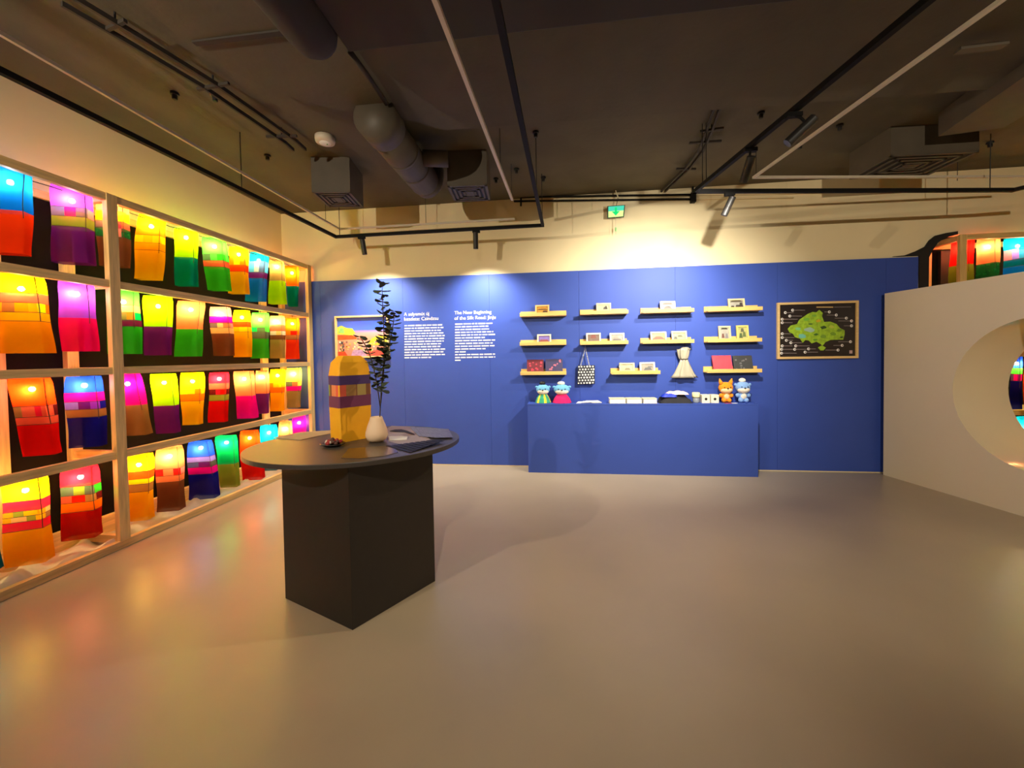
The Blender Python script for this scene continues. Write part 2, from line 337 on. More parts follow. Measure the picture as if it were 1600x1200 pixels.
def spot_lamp(foot, top, bottom, power, label, angle=40, blend=.6, soft=.018, col=(1, .94, .84), aim=None, mat=None, r=.031, off=None):
    """foot: point on the track; head cylinder runs from top to bottom"""
    foot, top, bottom = Vector(foot), Vector(top), Vector(bottom); d = (bottom-top).normalized(); L = (bottom-top).length
    t = thing('track_spotlight', foot.to_tuple(), label, 'spotlight', 'track spotlights')
    B().box((foot.x-.045, foot.y-.017, foot.z-.04), (foot.x+.045, foot.y+.017, foot.z-.012)).build('adapter', M_TRACK, t)
    p = top+d*.05
    B().tube([foot+Vector((0, 0, -.03)), (foot+p)/2+Vector((0, 0, -.0)), p], .009, 8).build('stem', M_TRACK, t, smooth=True)
    a = d.cross(Vector((0, 0, 1)) if abs(d.z) < .95 else Vector((1, 0, 0))).normalized()
    B().tube([top, top+d*.004, bottom-d*.004, bottom, bottom-d*.012], [r*.9, r, r, r*.97, r*.82], 20).build('head', mat or M_HEAD, t)
    B().tube([bottom-d*.0118, bottom-d*.009], r*.8, 16).build('lens', em('spot_lens', (1, .9, .75), 1.5), t)
    ld = bpy.data.lights.new('spot_light', 'SPOT'); ld.energy = power; ld.color = lin(col); ld.spot_size = math.radians(angle); ld.spot_blend = blend; ld.shadow_soft_size = soft
    ld.name = off or 'spot_light'; lo = bpy.data.objects.new(off or 'spot_light', ld); link(lo); lo.parent = t
    lo.location = bottom+d*.012-_wl[t.name]
    dv = (Vector(aim)-bottom) if aim else d
    lo.rotation_euler = dv.to_track_quat('-Z', 'Y').to_euler()
    return t
yT = (TB.y+TC.y)/2
a = hit(565, 366, 1, yT); spot_lamp((a.x, yT-.0, ZT-.005), hit(566, 374, 1, yT), hit(570, 398, 1, yT+.03), WALL_W, 'black track spotlight washing the framed festival photo', 120, 1, col=(1, .975, .92), aim=(a.x+.02, D, 1.5))
a = hit(744, 356, 1, yT); spot_lamp((a.x, yT-.0, ZT-.005), hit(743, 363, 1, yT), hit(743.5, 389, 1, yT+.03), WALL_W, 'black track spotlight washing the white wall text', 120, 1, col=(1, .975, .92), aim=(a.x, D, 1.5))
yR = RA.y+(RC.y-RA.y)*.1
a = hit(1140, 301, 1, yR); spot_lamp((a.x, yR, ZT-.005), hit(1145, 307, 1, yR), hit(1131, 337, 1, yR+.05), KEY_W*.36, 'spotlight nearest the pipe junction box on the long track', 120, 1, aim=(.9, D, 1.75), mat=M_HEAD)
p = far(RA, RB, hit(1172, 228, 2, ZT).y); spot_lamp((p.x, p.y, ZT-.005), (p.x+.0, p.y-.02, ZT-.085), (p.x-.01, p.y+.09, ZT-.23), KEY_W, 'spotlight tilted towards the wall shelves on the long track', 106, 1, aim=(1.2, D, 1.8), col=(1, .975, .92), mat=M_HEAD)
p = far(RA, RB, hit(1241, 172, 2, ZT).y); spot_lamp((p.x, p.y, ZT-.005), (p.x+.11, p.y-.02, ZT-.07), (p.x-.03, p.y+.02, ZT-.20), KEY_W*.35, 'black spotlight tilted towards the round table on the long track', 110, 1, aim=(-.3, 3.4, 0), col=(1, .90, .76))
# added unseen spotlights, one per track over the viewer, to brighten the room
for X, Y, aim_, lb, on in ((far(RA, RB, -.6).x, -.6, (4.3, 3.9, 1.5), 'added unseen spotlight on the long track, turned to the partition', 'added_light_long_track_offscreen'),
                           (far(TC, TD, -.2).x, -.2, (-1.0, 2.6, .7), 'added unseen spotlight on the middle track, turned to the round table', 'added_light_middle_track_offscreen'),
                           (far(TB, TA, -.6).x, -.6, (-1.2, D, 2.4), 'added unseen spotlight on the rack-side track, turned to the wall text', 'added_light_rack_track_offscreen')):
    dv_ = (Vector(aim_)-Vector((X, Y, ZT-.2))).normalized()
    spot_lamp((X, Y, ZT-.005), Vector((X, Y, ZT-.12))-dv_*.08, Vector((X, Y, ZT-.12))+dv_*.10, KEY_W*(.36 if 'middle' in on else 1), lb, 104, 1, aim=aim_, off=on)

# exit sign
c = hit(962, 331, 1, 5.27); t = thing('exit_sign', (c.x, 5.27, c.z-.09), 'green and yellow glowing exit sign hanging on a wire', 'exit sign')
q = [hit(949, 322, 1, 5.27), hit(977, 320, 1, 5.285), hit(975, 339, 1, 5.285), hit(949, 341, 1, 5.27)]
B().prism(q, None, (0, .02, 0)).build('plate', pm('sign_edge', (.25, .3, .25), .5), t)
ins = [q[0].lerp(q[2], .06), q[1].lerp(q[3], .06), q[2].lerp(q[0], .06), q[3].lerp(q[1], .06)]
up = [ins[0], ins[1], ins[1].lerp(ins[2], .45), ins[0].lerp(ins[3], .45)]; dn = [up[3], up[2], ins[2], ins[3]]
off = Vector((0, -.004, 0))
B().prism([p+off for p in up], None, (0, .003, 0)).build('upper_field', em('sign_green', (.25, .72, .60), .9), t)
B().prism([p+off for p in dn], None, (0, .003, 0)).build('lower_field', em('sign_yellow', (.75, .90, .50), 1.0), t)
m_ = ins[0].lerp(ins[2], .5)+Vector((0, -.008, 0))
B().prism([m_+Vector(v) for v in ((-.012, 0, .05), (.014, 0, .05), (.014, 0, .0), (.05, 0, .0), (.0, 0, -.055), (-.05, 0, .0), (-.012, 0, .0))], None, (0, .004, 0)).build('arrow', em('sign_arrow', (.1, .75, .40), .9), t)
T0 = hit(966, 308, 1, 5.27); mb = B().tube([q[0].lerp(q[1], .5), (T0.x, 5.275, T0.z), (T0.x-.03, 5.27, 3.613)], .004, 6); mb.build('wire', M_WIRE, t)
for k in range(9):
    f_ = k/9; B().ell((T0.x-.03*f_-.004, 5.262, T0.z+(3.6-T0.z)*f_), (.007, .007, .012), 8, 5).build('bead', pm('glass_bead', (.9, .85, .7), .1), t, smooth=True)
lo_ = q[2].lerp(q[3], .5); B().tube([lo_, lo_+Vector((.0, 0, -.22))], .003, 6).build('tail_wire', M_WHITEC, t)
B().ell(lo_+Vector((0, 0, -.15)), (.012, .01, .03), 8, 5).build('tail_tag', pm('reflected_green_tag', (.6, .85, .55), .4), t, smooth=True)  # green reflected from the sign is put into the tag's colour

# ------------------------------------------------------------------ timber lantern racks
FX = -3.518; BX = -3.985
rails = ((2.772, 2.832), (2.090, 2.150), (1.402, 1.460), (.722, .785))
t = thing('timber_rack', (-3.75, 3.0, 0), 'open pine timber rack along the left wall holding rows of lit lanterns', 'rack')
Y0, Y1 = -.2, 5.315
for y in (.12, 2.739, 5.235):
    B().box((FX-.046, y, 0), (FX, y+.077, 2.832)).build('post', M_PINEZ, t, bevel=.003)
    B().box((BX, y, 0), (BX+.046, y+.077, 2.832)).build('rear_post', M_PINEZ, t)
    for z0, z1 in rails: B().box((BX+.046, y+.015, z0), (FX-.046, y+.06, z1)).build('cross_rail', M_PINEX, t)
    B().box((BX+.046, y+.015, .04), (FX-.046, y+.06, .10)).build('cross_rail', M_PINEX, t)
for y in (2.28, 4.86):
    B().box((BX, y, 0), (BX+.03, y+.11, 2.80)).build('rear_stud', M_PINEZ, t)
segs = ((Y0, .12), (.197, 2.739), (2.816, 5.235))
for z0, z1 in rails:
    for a, b in segs[1:]:
        B().box((FX-.05, a-.001, z0), (FX-.006, b+.001, z1)).build('rail', M_PINE, t, bevel=.003)
B().box((BX, Y0, 2.772), (BX+.03, Y1, 2.832)).build('rear_rail', M_PINE, t)
B().box((FX-.046, Y0, .0), (FX+.001, Y1, .062)).build('sill', M_PINE, t, bevel=.003)
B().box((BX, Y0, .0), (BX+.05, Y1, .16)).build('rear_sill', M_PINE, t)
B().box((LX+.001, Y0, 0), (BX-.0005, Y1, 2.80)).build('back_panel', M_RACKBACK, t)
# crumpled white cloth on the base
nx, ny = 14, 110; mb = B(); vs = []
for j in range(ny+1):
    for i in range(nx+1):
        x = -3.93+(.36)*i/nx; y = .25+5.0*j/ny; z = .045+.035*math.sin(y*7+x*9)*math.sin(x*15+y*3)+.022*math.sin(y*19+x*23)+random.uniform(-.007, .007)
        if i in (0, nx): z = .012
        vs.append((x, y, max(.012, z)))
mb.add(vs, [(j*(nx+1)+i, j*(nx+1)+i+1, (j+1)*(nx+1)+i+1, (j+1)*(nx+1)+i) for j in range(ny) for i in range(nx)])
mb.build('ground_cloth', pm('crumpled_cloth', (.72, .68, .60), .9), smooth=True, label='crumpled off-white cloth lying along the bottom of the timber rack', cat='cloth')

# right-hand rack in the niche
FY2, BY2 = 5.25, 5.74
t = thing('timber_rack', (6.0, 5.5, 0), 'pine timber rack in the niche behind the partition tunnel', 'rack')
for x in (4.635, 7.0):
    B().box((x, FY2, 0), (x+.07, FY2+.046, 2.832)).build('post', M_PINEZ, t, bevel=.003)
    B().box((x, BY2-.046, 0), (x+.07, BY2, 2.832)).build('rear_post', M_PINEZ, t)
    for z0, z1 in rails: B().box((x+.012, FY2+.046, z0), (x+.058, BY2-.046, z1)).build('cross_rail', M_PINE, t)
for z0, z1 in rails:
    B().box((4.70, FY2+.004, z0), (7.02, FY2+.046, z1)).build('rail', M_PINEX, t, bevel=.003)
    B().box((4.64, BY2-.03, z0), (7.05, BY2-.001, z1)).build('rear_rail', M_PINEX, t)
B().box((4.64, FY2, 0), (7.07, FY2+.046, .062)).build('sill', M_PINEX, t)
B().box((4.63, BY2+.001, 0), (7.07, BY2+.02, 2.8)).build('back_panel', M_RACKBACK, t)

# ------------------------------------------------------------------ lanterns
C = dict(yellow=(1, .86, .05), amber=(.98, .66, .04), gold=(1, .74, .06), orange=(.98, .47, .05), redorange=(.97, .27, .06), red=(.90, .08, .06), crimson=(.90, .13, .24),
    darkred=(.72, .07, .04), salmon=(.90, .38, .27), peach=(.93, .55, .34), cream=(.92, .74, .45), pale=(.93, .90, .36), lime=(.72, .96, .05), green=(.22, .72, .16), lgreen=(.38, .92, .32),
    emerald=(.05, .76, .42), teal=(.02, .55, .50), olive=(.58, .62, .20), khaki=(.68, .58, .32), cyan=(.05, .72, .90), blue=(.05, .50, .92), sky=(.35, .75, .95), royal=(.12, .30, .92), navy=(.10, .10, .58), dteal=(.02, .42, .52),
    lilac=(.64, .26, .90), lavender=(.60, .50, .90), purple=(.45, .12, .50), plum=(.50, .14, .30), magenta=(.95, .06, .62), pink=(.92, .07, .46), brown=(.50, .30, .18), tan=(.66, .48, .26), grey=(.38, .40, .36), slate=(.36, .38, .56),
    dgreen=(.12, .45, .22), white=(.80, .78, .74), lpink=(.90, .54, .50), dred=(.42, .10, .10))
M_SEAM = pm('dark_seam_thread', (.22, .14, .08), .8)
_icos = None; _nb = [0]
def bulb_mesh():
    global _icos
    if _icos is None:
        bm = bmesh.new(); bmesh.ops.create_icosphere(bm, subdivisions=2, radius=.016); _icos = bpy.data.meshes.new('bulb'); bm.to_mesh(_icos); bm.free(); _icos.materials.append(M_BULB)
        _icos.polygons.foreach_set('use_smooth', [True]*len(_icos.polygons))
    return _icos
def lantern(label, top, bot, bands, group, plane, pv, bulb=.17, seams=True, hangz=None, spin=0, hide_bulb=False):
    """top=(xl,xr,y), bot=(xl,xr,y): photo outline on the hanging plane. bands: (end fraction, colour or patch list)"""
    tl, tr, bl, br = [hit(x, y, plane, pv) for x, y in ((top[0], top[2]), (top[1], top[2]), (bot[0], bot[2]), (bot[1], bot[2]))]
    tc, bc = (tl+tr)/2, (bl+br)/2
    view = Vector((tc.x, tc.y, 0)).normalized(); perp = Vector((view.y, -view.x, 0))     # to the right as seen from the eye
    wt, wb_ = abs((tr-tl).dot(perp)), abs((br-bl).dot(perp)); zt, zb = tc.z, bc.z
    th = math.radians(28+spin); nrm = -view; 
    ex = Vector((perp.x*math.cos(th)-(-view.x)*math.sin(th)*0, perp.y*math.cos(th), 0)) + nrm*math.sin(th)  # big face runs left->right coming nearer
    ex.normalize(); ey = Vector((-ex.y, ex.x, 0))
    if ey.dot(view) < 0: ey = -ey                                   # small face runs away from the eye
    kd = .52; den = math.cos(th)+kd*math.sin(th)
    rnd = random.Random(hash(label) % 10007 if False else sum(map(ord, label)))
    ph = rnd.uniform(0, 6); lean = rnd.uniform(-.012, .012)
    root = thing('silk_lantern', (bc.x, bc.y, zb), label, 'lantern', group)
    def ring(fz):
        wv = (wt+(wb_-wt)*fz)*(1+.018*math.sin(ph+fz*6)); a = wv/den; d = a*kd
        if fz < .04: a *= .93; d *= .9
        c = tc.lerp(bc, fz); c.z = zt+(zb-zt)*fz
        c = c+view*(lean*math.sin(fz*3.1)*2); b_ = .10*d
        P = [(-a/2+b_, -d/2), (a/2-b_, -d/2), (a/2, -d/2+b_), (a/2, d/2-b_), (a/2-b_, d/2), (-a/2+b_, d/2), (-a/2, d/2-b_), (-a/2, -d/2+b_)]
        return [c+ex*(x+.0035*math.sin(ph*3+fz*7+i))+ey*(y+.005*math.sin(ph*2+fz*8+i*1.7)) for i, (x, y) in enumerate(P)]
    def perim(P, u):    # u in 0..1 over the two faces turned to the room (big face, then small face), beyond 1 the rear
        seg = [(7, 0, 0, .03), (0, 1, .03, .66), (1, 2, .66, .70), (2, 3, .70, .97), (3, 4, .97, 1.0), (4, 5, 1.0, 1.6), (5, 6, 1.6, 1.64), (6, 7, 1.64, 2.0)]
        for i, j, u0, u1 in seg:
            if u <= u1+1e-9: return P[i].lerp(P[j], (u-u0)/(u1-u0))
        return P[7]
    brk = [0, .03, .2, .35, .5, .66, .70, .84, .97, 1.0, 1.3, 1.6, 1.64, 2.0]
    def sheet(mb, u0, u1, f0, f1):
        us = sorted(set([u0, u1]+[b for b in brk if u0 < b < u1])); n = max(1, int((f1-f0)/.09)+1); fs = [f0+(f1-f0)*i/n for i in range(n+1)]
        vs = [perim(ring(f), u) for f in fs for u in us]; W = len(us)
        mb.add(vs, [(i*W+k, i*W+k+1, (i+1)*W+k+1, (i+1)*W+k) for i in range(n) for k in range(W-1)])
    f0 = 0; first = True
    for f1, spec in bands:
        if isinstance(spec, str):
            mb = B(); sheet(mb, 0, 2, f0, f1)
            if first: mb.add(ring(0), [tuple(range(8))])
            mb.build('fabric_panel', cloth(spec, C[spec]), root, smooth=True)
        else:
            cols = spec; n = len(cols); ed = [i/n+(rnd.uniform(-.04, .04) if 0 < i < n else 0) for i in range(n)]+[1.0]
            for i, cc in enumerate(cols):
                mb = B(); sheet(mb, ed[i], ed[i+1], f0, f1); mb.build('patch', cloth(cc, C[cc]), root)
            mb = B(); sheet(mb, 1.0, 2.0, f0, f1); mb.build('fabric_panel', cloth(cols[-1], C[cols[-1]]), root)
        if f1 < 1 and seams and len(bands) > 2:
            mb = B(); P = ring(f1); Q = [p+Vector((0, 0, .004)) for p in P]; cc_ = sum(P, Vector())/8
            P = [p+(p-cc_)*.012 for p in P]; Q = [p+(p-cc_)*.012 for p in Q]
            mb.add(P+Q, [(i, (i+1) % 8, 8+(i+1) % 8, 8+i) for i in range(8)]); mb.build('seam', M_SEAM, root)
        f0 = f1; first = False
    # corner seam down the front edge
    if seams:
        pts = [perim(ring(f), .68)+(perim(ring(f), .68)-(tc.lerp(bc, f)))*.02 for f in (0, .15, .3, .45, .6)]
        B().tube(pts, .0028, 4).build('corner_seam', M_SEAM, root)
    # bulb, socket and hanging wire
    cB = tc.lerp(bc, bulb); cB.z = zt+(zb-zt)*bulb
    dB = cB-EYE; uB = 800+F_PX*dB.dot(_r)/dB.dot(_f); _nb[0] += 1
    o = bpy.data.objects.new('bulb' if 0 <= uB <= 1600 else 'bulb_%d_offscreen' % _nb[0], bulb_mesh()); link(o); o.parent = root; o.location = cB-_wl[root.name]
    hz_ = hangz if hangz else zt+.03
    mb = B().tube([cB+Vector((0, 0, .014)), cB+Vector((0, 0, .05))], .012, 8); mb.build('socket', M_WIRE, root)
    B().tube([cB+Vector((0, 0, .045)), (tc.x, tc.y, zt), (tc.x, tc.y, hz_)], .003, 5).build('hanging_wire', M_WIRE, root)
    return root

LP = -3.70
R1, R2, R3, R4 = ['lanterns hung in the %s row of the left rack' % s for s in ('top', 'second', 'third', 'bottom')]
HZ = [2.80, 2.12, 1.43, .752]
L = [
 # row, label, top, bottom, bands
 (0, 'plain sky-blue over orange-red lantern at the top of the left rack', (-24, 53, 262), (-24, 51, 397), [(.52, 'blue'), (1, 'redorange')], .17),
 (0, 'lilac lantern with slate and pink patches, green band and purple lower half', (76, 144, 291), (78, 152, 412), [(.30, 'lilac'), (.42, ['slate', 'pink', 'grey', 'lpink']), (.55, 'olive'), (1, 'purple')], .19),
 (0, 'peach and amber lantern half hidden behind the middle post', (146, 203, 312), (152, 205, 417), [(.20, 'peach'), (.35, 'amber'), (.45, ['grey', 'plum', 'salmon']), (.58, ['dgreen', 'lpink', 'dgreen']), (1, 'brown')], .2),
 (0, 'yellow lantern with two orange bands just past the middle post, top row', (212, 261, 337), (207, 256, 437), [(.19, 'yellow'), (.33, 'orange'), (.45, ['gold', 'amber', 'gold', 'yellow']), (.56, 'amber'), (1, 'gold')], .17),
 (0, 'plain lime over teal lantern in the top row', (270, 310, 358), (272, 310, 447), [(.51, 'lime'), (1, 'teal')], .15),
 (0, 'leaf-green lantern crossed by one rose band in the top row', (312, 354, 373), (322, 363, 454), [(.32, 'lgreen'), (.44, ['grey', 'lgreen', 'green', 'lgreen']), (.56, 'salmon'), (1, 'green')], .15),
 (0, 'yellow lantern with a red band beside the leaf-green one, top row', (357, 388, 386), (355, 390, 459), [(.22, 'yellow'), (.40, ['orange', 'gold', 'orange', 'gold']), (.54, 'redorange'), (1, 'gold')], .16),
 (0, 'bright blue lantern with pale patches and a purple band', (389, 421, 395), (381, 416, 471), [(.20, 'cyan'), (.42, ['sky', 'white', 'slate', 'sky']), (.54, 'purple'), (1, 'blue')], .16),
 (0, 'khaki over lime lantern in the top row', (421, 444, 406), (418, 449, 475), [(.48, 'khaki'), (1, 'lime')], .16),
 (0, 'small orange over dark green lantern at the far end of the top row', (443, 468, 416), (450, 466, 479), [(.50, 'orange'), (1, 'teal')], .17),
 (1, 'wide yellow lantern with a salmon band and small multicoloured squares', (-12, 71, 429), (-14, 88, 552), [(.25, 'yellow'), (.37, 'salmon'), (.49, ['gold', 'tan', 'amber', 'gold', 'lime', 'orange']), (.60, 'gold'), (1, 'amber')], .18),
 (1, 'plain lilac over hot-pink lantern in the second row', (86, 148, 441), (94, 156, 549), [(.52, 'lilac'), (1, 'pink')], .17),
 (1, 'green lantern with cream and rose bands behind the middle post', (163, 219, 454), (166, 224, 553), [(.24, 'lgreen'), (.35, 'cream'), (.47, ['lgreen', 'tan', 'orange', 'emerald']), (.57, 'plum'), (1, 'green')], .18),
 (1, 'plain lime over purple lantern in the second row', (221, 271, 463), (224, 269, 555), [(.52, 'lime'), (1, 'purple')], .17),
 (1, 'plain peach over grass-green lantern in the second row', (275, 321, 471), (271, 316, 557), [(.51, 'peach'), (1, 'green')], .15),
 (1, 'pale rose lantern with a magenta band and brown lower half', (325, 362, 480), (332, 368, 556), [(.20, 'lpink'), (.33, 'magenta'), (.43, ['grey', 'cream', 'tan', 'lpink']), (.55, 'cream'), (1, 'brown')], .14),
 (1, 'yellow lantern with a narrow red-orange band in the second row', (363, 392, 485), (364, 395, 558), [(.25, 'yellow'), (.36, 'redorange'), (.47, ['gold', 'yellow', 'gold']), (1, 'gold')], .15),
 (1, 'green lantern with a grey patchwork belt in the second row', (392, 421, 489), (391, 421, 560), [(.33, 'lgreen'), (.43, ['emerald', 'grey', 'lgreen']), (.57, 'grey'), (1, 'green')], .15),
 (1, 'cream lantern with a salmon stripe in the second row', (421, 446, 494), (421, 446, 560), [(.22, 'cream'), (.36, 'salmon'), (.46, ['white', 'cream', 'white']), (.56, 'brown'), (1, 'khaki')], .14),
 (1, 'vivid orange-red lantern with a brown belt at the far end of the second row', (445, 468, 497), (446, 468, 561), [(.32, 'orange'), (.42, ['orange', 'red', 'orange']), (.53, 'tan'), (1, 'redorange')], .14),
 (2, 'tilted orange-red lantern with salmon patchwork and red lower half', (7, 84, 591), (34, 98, 710), [(.36, 'redorange'), (.50, ['tan', 'salmon', 'crimson', 'salmon', 'dred']), (.60, 'salmon'), (1, 'red')], .14),
 (2, 'royal-blue lantern with magenta, lavender and tan bands', (97, 162, 588), (105, 170, 697), [(.23, 'royal'), (.36, 'magenta'), (.47, ['lavender', 'purple', 'lilac', 'navy']), (.58, 'tan'), (1, 'navy')], .13),
 (2, 'magenta over tan lantern beside the middle post', (170, 221, 582), (180, 240, 679), [(.52, 'magenta'), (1, 'tan')], .18),
 (2, 'plain lime over purple lantern in the third row', (232, 277, 584), (243, 283, 676), [(.53, 'lime'), (1, 'purple')], .15),
 (2, 'yellow lantern with an orange belt beside the lime and purple one, third row', (279, 321, 582), (283, 318, 663), [(.32, 'yellow'), (.42, ['yellow', 'gold', 'orange', 'gold']), (.55, 'orange'), (1, 'gold')], .17),
 (2, 'crimson lantern with dark patches and an olive belt', (326, 359, 582), (324, 357, 659), [(.22, 'crimson'), (.34, 'salmon'), (.45, ['dred', 'crimson', 'red', 'dred']), (.57, 'olive'), (1, 'red')], .13),
 (2, 'plain peach over magenta lantern in the third row', (363, 397, 580), (370, 404, 653), [(.52, 'peach'), (1, 'magenta')], .16),
 (2, 'small peach over purple lantern in the third row', (398, 421, 579), (401, 421, 646), [(.53, 'peach'), (1, 'purple')], .15),
 (2, 'small yellow lantern with an orange belt beside the peach and purple one', (421, 446, 577), (421, 445, 642), [(.33, 'yellow'), (.44, ['orange', 'gold', 'yellow', 'gold']), (.56, 'orange'), (1, 'gold')], .15),
 (2, 'pale yellow lantern with a magenta belt and khaki lower half', (446, 472, 575), (447, 470, 637), [(.35, 'pale'), (.46, ['grey', 'salmon', 'pale']), (.58, 'magenta'), (1, 'khaki')], .15),
 (3, 'dark teal lantern cut off at the edge of the bottom row', (-86, -18, 762), (-70, 8, 894), [(.45, 'cyan'), (1, 'dteal')], .17),
 (3, 'large yellow lantern with red bands and brick-like patches, bottom row', (-3, 76, 743), (4, 86, 878), [(.27, 'yellow'), (.38, 'crimson'), (.44, ['amber', 'olive', 'gold', 'amber', 'cream']), (.50, ['gold', 'cream', 'olive', 'gold', 'tan']), (.60, 'crimson'), (1, 'amber')], .17),
 (3, 'pink-red lantern with olive and orange bands over a dark red skirt', (91, 157, 730), (93, 162, 839), [(.25, 'crimson'), (.37, ['grey', 'olive', 'grey', 'green']), (.47, ['salmon', 'red', 'tan', 'dred']), (.60, 'orange'), (1, 'darkred')], .14),
 (3, 'yellow lantern with red and brown stripes beside the middle post, bottom row', (190, 241, 710), (196, 242, 811), [(.25, 'yellow'), (.37, 'redorange'), (.45, 'yellow'), (.57, 'tan'), (1, 'gold')], .16),
 (3, 'peach over brown lantern with red squares in the bottom row', (241, 287, 698), (243, 291, 796), [(.34, 'peach'), (.45, ['red', 'peach', 'red', 'lpink']), (.55, 'peach'), (1, 'brown')], .15),
 (3, 'blue lantern with lavender and magenta bands in the bottom row', (291, 333, 689), (293, 346, 777), [(.27, 'royal'), (.36, 'lavender'), (.45, ['slate', 'purple', 'grey']), (.57, 'magenta'), (1, 'navy')], .12),
 (3, 'plain emerald over olive lantern in the bottom row', (334, 371, 681), (343, 376, 760), [(.54, 'emerald'), (1, 'olive')], .13),
 (3, 'plain orange-red lantern peeping past the round table', (372, 405, 673), (377, 415, 748), [(.50, 'redorange'), (1, 'red')], .15),
 (3, 'cyan lantern half hidden by the round table', (405, 434, 664), (406, 438, 734), [(.52, 'cyan'), (1, 'dteal')], .17),
 (3, 'peach lantern partly hidden by the round table', (434, 457, 658), (436, 460, 722), [(.52, 'peach'), (1, 'tan')], .18),
 (3, 'magenta lantern at the far end of the bottom row', (456, 478, 650), (458, 478, 712), [(.52, 'magenta'), (1, 'purple')], .17),
]
for row, lab, tp, bt, bands, bf in L:
    lantern(lab, tp, bt, bands, (R1, R2, R3, R4)[row], 0, LP, bf, hangz=HZ[row])
for zc in HZ:
    pts = []
    n = 40
    for i in range(n+1):
        y = .3+(5.22-.3)*i/n; pts.append((LP, y, zc+.0-.010*abs(math.sin(i*1.3))))
    for pa, pb, bay in ((.182, 2.752, 'before'), (2.801, 5.248, 'past')):
        pts = [(LP, pa+(pb-pa)*i/24, zc-.010*abs(math.sin(i*1.3))*(0 < i < 24)) for i in range(25)]
        B().tube(pts, .0035, 5).build('lantern_cable', M_WIRE, label='thin black cable feeding the %s row of lanterns %s the middle post' % (('top', 'second', 'third', 'bottom')[HZ.index(zc)], bay), cat='cable')
G5 = 'lanterns hung in the niche rack'
LP2 = 5.47
lantern('red over olive lantern behind the post of the niche rack', (1484, 1524, 373), (1480, 1521, 462), [(.47, 'red'), (1, 'olive')], G5, 1, LP2, .17, hangz=2.8)
lantern('peach over green lantern in the niche rack', (1525, 1564, 371), (1522, 1562, 458), [(.47, 'peach'), (1, 'dgreen')], G5, 1, LP2, .17, hangz=2.8)
lantern('cyan lantern with a lavender band in the niche rack', (1566, 1614, 370), (1566, 1614, 455), [(.23, 'cyan'), (.42, ['lpink', 'lavender', 'cyan', 'lavender']), (.55, 'dteal'), (1, 'blue')], G5, 1, LP2, .17, hangz=2.8)
lantern('blue, green and magenta lantern seen through the tunnel', (1579, 1598, 553), (1577, 1597, 641), [(.25, 'royal'), (.36, 'lgreen'), (.48, ['slate', 'magenta', 'purple', 'magenta']), (1, 'navy')], G5, 1, LP2, .17, hangz=1.43)
lantern('yellow over orange lantern seen through the tunnel', (1599, 1630, 553), (1598, 1632, 641), [(.3, 'pale'), (.42, 'orange'), (1, 'redorange')], G5, 1, LP2, .17, hangz=1.43)
lantern('cyan lantern low in the niche rack, seen through the tunnel', (1586, 1622, 652), (1588, 1625, 735), [(.5, 'cyan'), (1, 'teal')], G5, 1, LP2, .17, hangz=.752)
NCOL = [('royal', 'green'), ('yellow', 'amber'), ('orange', 'red'), ('lime', 'teal'), ('magenta', 'tan'), ('peach', 'purple'), ('cyan', 'navy'), ('gold', 'plum'), ('lgreen', 'olive')]
NAME = dict(lgreen='leaf-green', royal='royal-blue', gold='golden')
k = 0
for ri, zt2 in ((0, 2.74), (1, 2.05), (2, 1.36), (3, .68)):
    for X in (4.95, 5.25, 5.55, 5.95, 6.35, 6.75):
        pw, ph_ = 620.084/5.4, 0
        if (ri == 0 and X < 5.9) or (ri == 2 and 5.0 < X < 5.9) or (ri == 3 and 5.0 < X < 5.7): k += 1; continue
        c1, c2 = NCOL[(k*4+ri) % 9]; k += 1
        d0 = Vector((X, LP2, zt2))-EYE; zc_ = d0.dot(_f); u_, v_ = 800+F_PX*d0.dot(_r)/zc_, CY-F_PX*d0.dot(_u)/zc_
        d1 = Vector((X, LP2, zt2-.52))-EYE; v1 = CY-F_PX*d1.dot(_u)/d1.dot(_f)
        lantern('%s over %s lantern, %s niche row, %d cm from the end post' % (NAME.get(c1, c1), NAME.get(c2, c2), ('top', 'second', 'third', 'bottom')[ri], round((X-4.63)*100)), (u_-17, u_+17, v_), (u_-18, u_+18, v1), [(.5, c1), (1, c2)], G5, 1, LP2, .17, hangz=(2.8, 2.12, 1.43, .752)[ri], seams=False)
B().box((4.78, 5.66, 2.30), (4.90, 5.70, 2.74)).build('speaker_panel', M_BLACK, label='narrow black panel at the back of the niche rack', cat='panel')

# ------------------------------------------------------------------ round table and what stands on it
TZ = .94
tc_ = Vector((-1.358, 2.52, 0)); ea, eb, eang = .672, .572, math.radians(21.5)
t = thing('round_table', (-1.30, 2.42, 0), 'round charcoal table on a square charcoal pedestal', 'table')
ca, sa = math.cos(eang), math.sin(eang)
rim = [tc_+Vector((ca*ea*math.cos(k*math.pi/48)-sa*eb*math.sin(k*math.pi/48), sa*ea*math.cos(k*math.pi/48)+ca*eb*math.sin(k*math.pi/48), TZ-.028)) for k in range(96)]
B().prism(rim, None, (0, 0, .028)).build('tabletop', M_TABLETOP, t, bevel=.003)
p0, p1, p2 = Vector((-1.157, 2.027, 0)), Vector((-.851, 2.537, 0)), Vector((-1.733, 2.261, 0)); p3 = p2+(p1-p0)
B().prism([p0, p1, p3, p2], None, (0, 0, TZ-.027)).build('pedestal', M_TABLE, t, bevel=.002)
def tab(x, y): return hit(x, y, 2, TZ)
